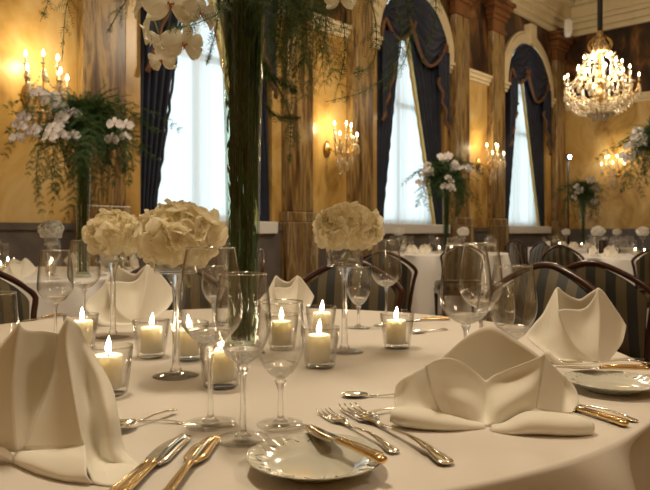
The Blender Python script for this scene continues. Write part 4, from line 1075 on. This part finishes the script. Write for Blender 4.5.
o = cp(fk); lay(o, (560, 363), (648, 364), .185, .018, .020, 'gold-handled fork on the right plate, farther one')
o = cp(kn); lay(o, (540, 400), (627, 428), .20, 0, 0, 'gold knife handle right of the front napkin, nearer of two')
o = cp(fk); lay(o, (545, 397), (637, 423), .185, 0, 0, 'gold fork handle right of the front napkin, farther of two')
o = cp(kn); lay(o, (395, 322), (450, 320), .20, 0, 0, 'dark silver knife at the far table edge behind the right votive')
o = cp(spn); lay(o, (412, 334), (447, 330), .18, 0, 0, 'small silver spoon lying right of the right votive')
o = cp(kn); lay(o, (22, 322), (62, 316), .20, 0, 0, 'knife at the far left table edge before the chair')

# ============================================================ CHAIRS
def make_chair():
    e = empty('dining_chair', (0, 0, 0), 0, 'x', 'chair', 'striped dining chairs')
    def by(z): return -.22 - (z - .46) * .22
    def outline(k, n, w=.245, zb=.50):
        u = -1 + 2 * k / n
        zt = .795 + .095 * (1 - abs(u) ** 3.2) + .045 * math.exp(-(u / .45) ** 2)
        return u * w * (1.03 if abs(u) < .95 else 1), zt
    # back cushion with striped cloth
    bm = bmesh.new(); n = 28; rows = 10; V = []
    for sgn in (1, -1):
        G_ = []
        for r in range(rows + 1):
            t = r / rows; row = []
            for k in range(n + 1):
                x, zt = outline(k, n, .215); z = .53 + (zt - .012 - .53) * t
                xx = x * (.90 + .10 * t)
                pad = .024 * (1 - (2 * t - 1) ** 4) * (1 - (2 * k / n - 1) ** 4)
                row.append(bm.verts.new((xx, by(z) + sgn * (.006 + pad), z)))
            G_.append(row)
        V.append(G_)
        for P, Q in zip(G_, G_[1:]):
            for k in range(n):
                q = (P[k], P[k + 1], Q[k + 1], Q[k]); bm.faces.new(q if sgn > 0 else q[::-1])
    obj('backrest', bm, M['stripe'], e)
    bm = bmesh.new(); pts = [(-.205, by(.50), .50), (-.215, by(.62), .62), (-.232, by(.74), .74)] + [(outline(k, 16)[0], by(outline(k, 16)[1]), outline(k, 16)[1]) for k in range(17)] + [(.232, by(.74), .74), (.215, by(.62), .62), (.205, by(.50), .50)]
    tube(bm, spl(pts, 2), .012, 8, flat=(1.0, 1.1)); tube(bm, [(-.205, by(.51), .51), (.205, by(.51), .51)], .014, 8); obj('back_frame', bm, M['mahog'], e)
    bm = bmesh.new(); V = []
    prof = [(0, .40), (.24, .40), (.255, .42), (.262, .455), (.25, .49), (.20, .508), (.1, .514), (0, .515)]
    lathe(bm, prof, 32, mod=lambda r, z, a: (r * min(1.14, (abs(math.cos(a)) ** 5 + abs(math.sin(a)) ** 5) ** (-.2)), z)); obj('seat', bm, M['stripe'], e)
    bm = bmesh.new(); box(bm, -.25, .25, -.24, .25, .35, .41); o = obj('seat_rail', bm, M['mahog'], e, smooth=False); bevel(o, .01)
    for sx in (-1, 1):
        bm = bmesh.new(); lathe(bm, [(0, 0), (.012, 0), (.017, .05), (.015, .07), (.022, .28), (.027, .32), (.022, .35), (0, .352)], 12, (sx * .22, .22, 0)); obj('leg', bm, M['mahog'], e)
        bm = bmesh.new(); tube(bm, spl([(sx * .205, by(.50), .52), (sx * .205, -.22, .38), (sx * .205, -.235, .2), (sx * .21, -.33, .0)], 4), .020, 8); obj('leg', bm, M['mahog'], e)
    return e
chair = make_chair()
def face(p, t): return math.atan2(t[1] - p[1], t[0] - p[0]) - PI / 2
CH = [ # X, Y, look-at, label
 (0.624, 2.288, TC, 'striped mahogany chair right behind the twin-peaked napkin'),
 (1.27, 2.95, (3.2, 5.6), 'striped mahogany chair in the right background overlapped by the nearer one'),
 (-1.080, 2.229, TC, 'striped mahogany chair at the left edge of the photo'),
 (-0.583, 2.561, TC, 'striped mahogany chair behind the middle hydrangea stand'),
 (0.044, 2.599, TC, 'striped mahogany chair beyond the right hydrangea stand'),
 (-.18, 3.95, (-1.9, 4.3), 'chair behind the central vase, beside the left background table'),
 (.35, 4.6, (.2, 7), 'chair standing alone left of the middle white table'),
 (1.48, 7.35, TB, 'chair tucked before the middle white table, its near side'),
 (.42, 7.9, TB, 'chair at the left side of the middle white table'),
 (2.68, 8.95, TB, 'chair at the right side of the middle white table'),
 (2.55, 6.6, TD, 'chair at the left side of the right-edge table, nearer of two'),
 (2.42, 7.45, TD, 'chair at the left side of the right-edge table, farther of two'),
 (3.35, 10.9, TE, 'chair left of the farthest table'),
 (4.3, 10.35, TE, 'chair before the farthest table'),
 (-3.08, 3.85, TA, 'chair at the left background table, beside the wall'),
 (-.75, 4.6, TA, 'chair right of the left background table'),
 (3.1, 6.1, TD, 'chair in front of the right-edge table'),
]
for i, (x, y, t, lab) in enumerate(CH):
    r = face((x, y), t)
    if i == 0: chair.scale = (.95, .95, .95); chair.location = (x, y, 0); chair.rotation_euler = (0, 0, r); chair['label'] = lab
    else: dup(chair, (x, y, 0), r, lab)

# ============================================================ CLUTTER ON THE FAR TABLES
def far_glass():
    bm = bmesh.new(); pr = [(0, 0), (.034, 0), (.034, .003), (.006, .010), (.0045, .05), (.0045, .09), (.022, .10), (.036, .135), (.037, .16), (.030, .21), (.0288, .21), (.0355, .16), (.034, .135), (.02, .105), (0, .10)]
    lathe(bm, pr, 14); return obj('wine_glass', bm, M['votive'], cat='wine glass')
def far_votive():
    e = empty('candle_cup', (0, 0, 0), 0, 'x', 'candle holder')
    bm = bmesh.new(); lathe(bm, [(0, 0), (.03, 0), (.038, .078), (.036, .078), (.028, .01), (0, .01)], 16); obj('glass_cup', bm, M['votive'], e)
    return e
fg = far_glass(); fv = far_votive()
hw = make_hydrangea(21, M['hydw'], 50, .07, .032)
TABS = [(TA, 'left background table', .84), (TB, 'middle white table', .9), (TD, 'right-edge table', 1.0), (TE, 'farthest table', .9)]
first = {'g': True, 'v': True, 'h': True, 's': True}
used_pts = []
rr = random.Random(77)
for ti, (T, nm, R) in enumerate(TABS):
    pts = [Vector(p) for p in (PA, PB, PD, PE)]
    occ = [Vector((p.x, p.y, 0)) for p in pts]
    def spot(r0, r1, md):
        for _ in range(300):
            a = rr.uniform(0, 2 * PI); q = rr.uniform(r0, r1) * R
            p = Vector((T.x + q * math.cos(a), T.y + q * math.sin(a), 0))
            if all((p - o_).length > md for o_ in occ): occ.append(p); return Vector((p.x, p.y, TZ))
        return None
    # white hydrangeas on stands
    hs = [(-1.66, 4.0)] if ti == 0 else ([(1.75, 8.35), (.98, 8.75)] if ti == 1 else ([(3.85, 8.0), (3.0, 7.25)] if ti == 2 else [(4.2, 11.5), (5.0, 11.3)]))
    for j, (x, y) in enumerate(hs):
        occ.append(Vector((x, y, 0)))
        wh = ('left of the' if j == 0 and ti else 'right of the') if ti in (3,) else ('right of the' if j == 0 else 'left of the')
        if ti == 0: wh = 'left of the'
        p = Vector((x, y, TZ))
        dup(st, p, 0, 'small glass flower stand on the %s, %s orchid vase' % (nm, wh), 'flower stands on the far tables')
        q = p + Vector((0, 0, .222))
        if first['h']: hw.location = q; hw['label'] = 'small white hydrangea on the %s, %s orchid vase' % (nm, wh); hw['group'] = 'white hydrangeas'; first['h'] = False
        else: dup(hw, q, j, 'small white hydrangea on the %s, %s orchid vase' % (nm, wh))
    for k in range(7):
        p = spot(.62, .80, .22)
        if p: 
            c = nk.copy(); COL.objects.link(c); c.location = p; c.rotation_euler = (0, 0, math.atan2(p.y - T.y, p.x - T.x) + PI / 2); c.scale = (.8, .8, .8)
            c['label'] = 'white folded napkin standing on the ' + nm; c['group'] = 'napkins on the ' + nm; c.data = nk.data
    for k in range(16):
        p = spot(.3, .86, .10)
        if p:
            lab = 'out-of-focus wine glass on the ' + nm
            if first['g']: c = fg; first['g'] = False
            else: c = fg.copy(); COL.objects.link(c)
            c.location = p; c['label'] = lab; c['group'] = 'wine glasses on the ' + nm
            sgl = rr.uniform(.85, 1.1); c.scale = (sgl, sgl, sgl)
    for k in range(5):
        p = spot(.15, .5, .12)
        if p:
            lab = 'small lit candle cup on the ' + nm
            if first['v']: c = fv; first['v'] = False
            else: c = copy_tree(fv)
            c.location = p; c['label'] = lab; c['group'] = 'candle cups on the ' + nm
            d = dup(cd, p + Vector((0, 0, .0105)), k, 'lit candle in a small glass cup on the ' + nm, 'candles on the ' + nm)

# ============================================================ LIGHTS
def plight(name, loc, e, col, r=.2):
    l = bpy.data.lights.new(name, 'POINT'); l.energy = e; l.color = col; l.shadow_soft_size = r
    o = bpy.data.objects.new(name, l); COL.objects.link(o); o.location = loc; return o
WARM = (1.0, .80, .56)
plight('chandelier_or_fill_light', (-.45, 1.65, 3.8), 205, (1.0, .84, .60), .22)
plight('chandelier_or_fill_light', (2.2, .2, 3.6), 70, (1.0, .86, .66), .3)  # added fill without a fixture, brightens surfaces turned to the camera
plight('chandelier_or_fill_light', (1.6, 6.6, 4.2), 200, WARM, .3)  # unseen fill light added to lift the far room and the middle table
plight('chandelier_or_fill_light', tuple(ch.location + Vector((0, 0, .75))), 130, WARM, .15)
for i, p in enumerate(SP):
    n = Vector((.737, -.676, 0)) if i < 3 else Vector((-.676, -.737, 0))
    plight('sconce_light', tuple(p + n * .30 + Vector((0, 0, .32))), 13 if i < 3 else 12, (1.0, .76, .40), .06)

w = bpy.data.worlds.new('daylight'); sc.world = w; w.use_nodes = True
bg = w.node_tree.nodes['Background']; bg.inputs[0].default_value = (.80, .95, 1.0, 1); bg.inputs[1].default_value = 1.6

# ============================================================ CAMERA
cam = bpy.data.cameras.new('camera'); co = bpy.data.objects.new('camera', cam); COL.objects.link(co)
co.location = (0, 0, CZ); co.rotation_euler = (PI / 2, 0, 0)
cam.sensor_width = 36; cam.lens = 36 * F / 650; cam.shift_y = -(245 - HZ) / 650
cam.clip_start = .05; cam.clip_end = 100
cam.dof.use_dof = True; cam.dof.focus_distance = 1.05; cam.dof.aperture_fstop = 12
sc.camera = co
sc.view_settings.view_transform = 'Standard'; sc.view_settings.look = 'None'; sc.view_settings.gamma = 1.0
sc.view_settings.exposure = 0.0; sc.view_settings.use_curve_mapping = False
sc.cycles.use_denoising = True
sc.cycles.max_bounces = 14; sc.cycles.transparent_max_bounces = 32; sc.cycles.transmission_bounces = 12; sc.cycles.glossy_bounces = 4; sc.cycles.diffuse_bounces = 4
sc.cycles.caustics_reflective = False; sc.cycles.caustics_refractive = False
sc.cycles.sample_clamp_indirect = 6.0
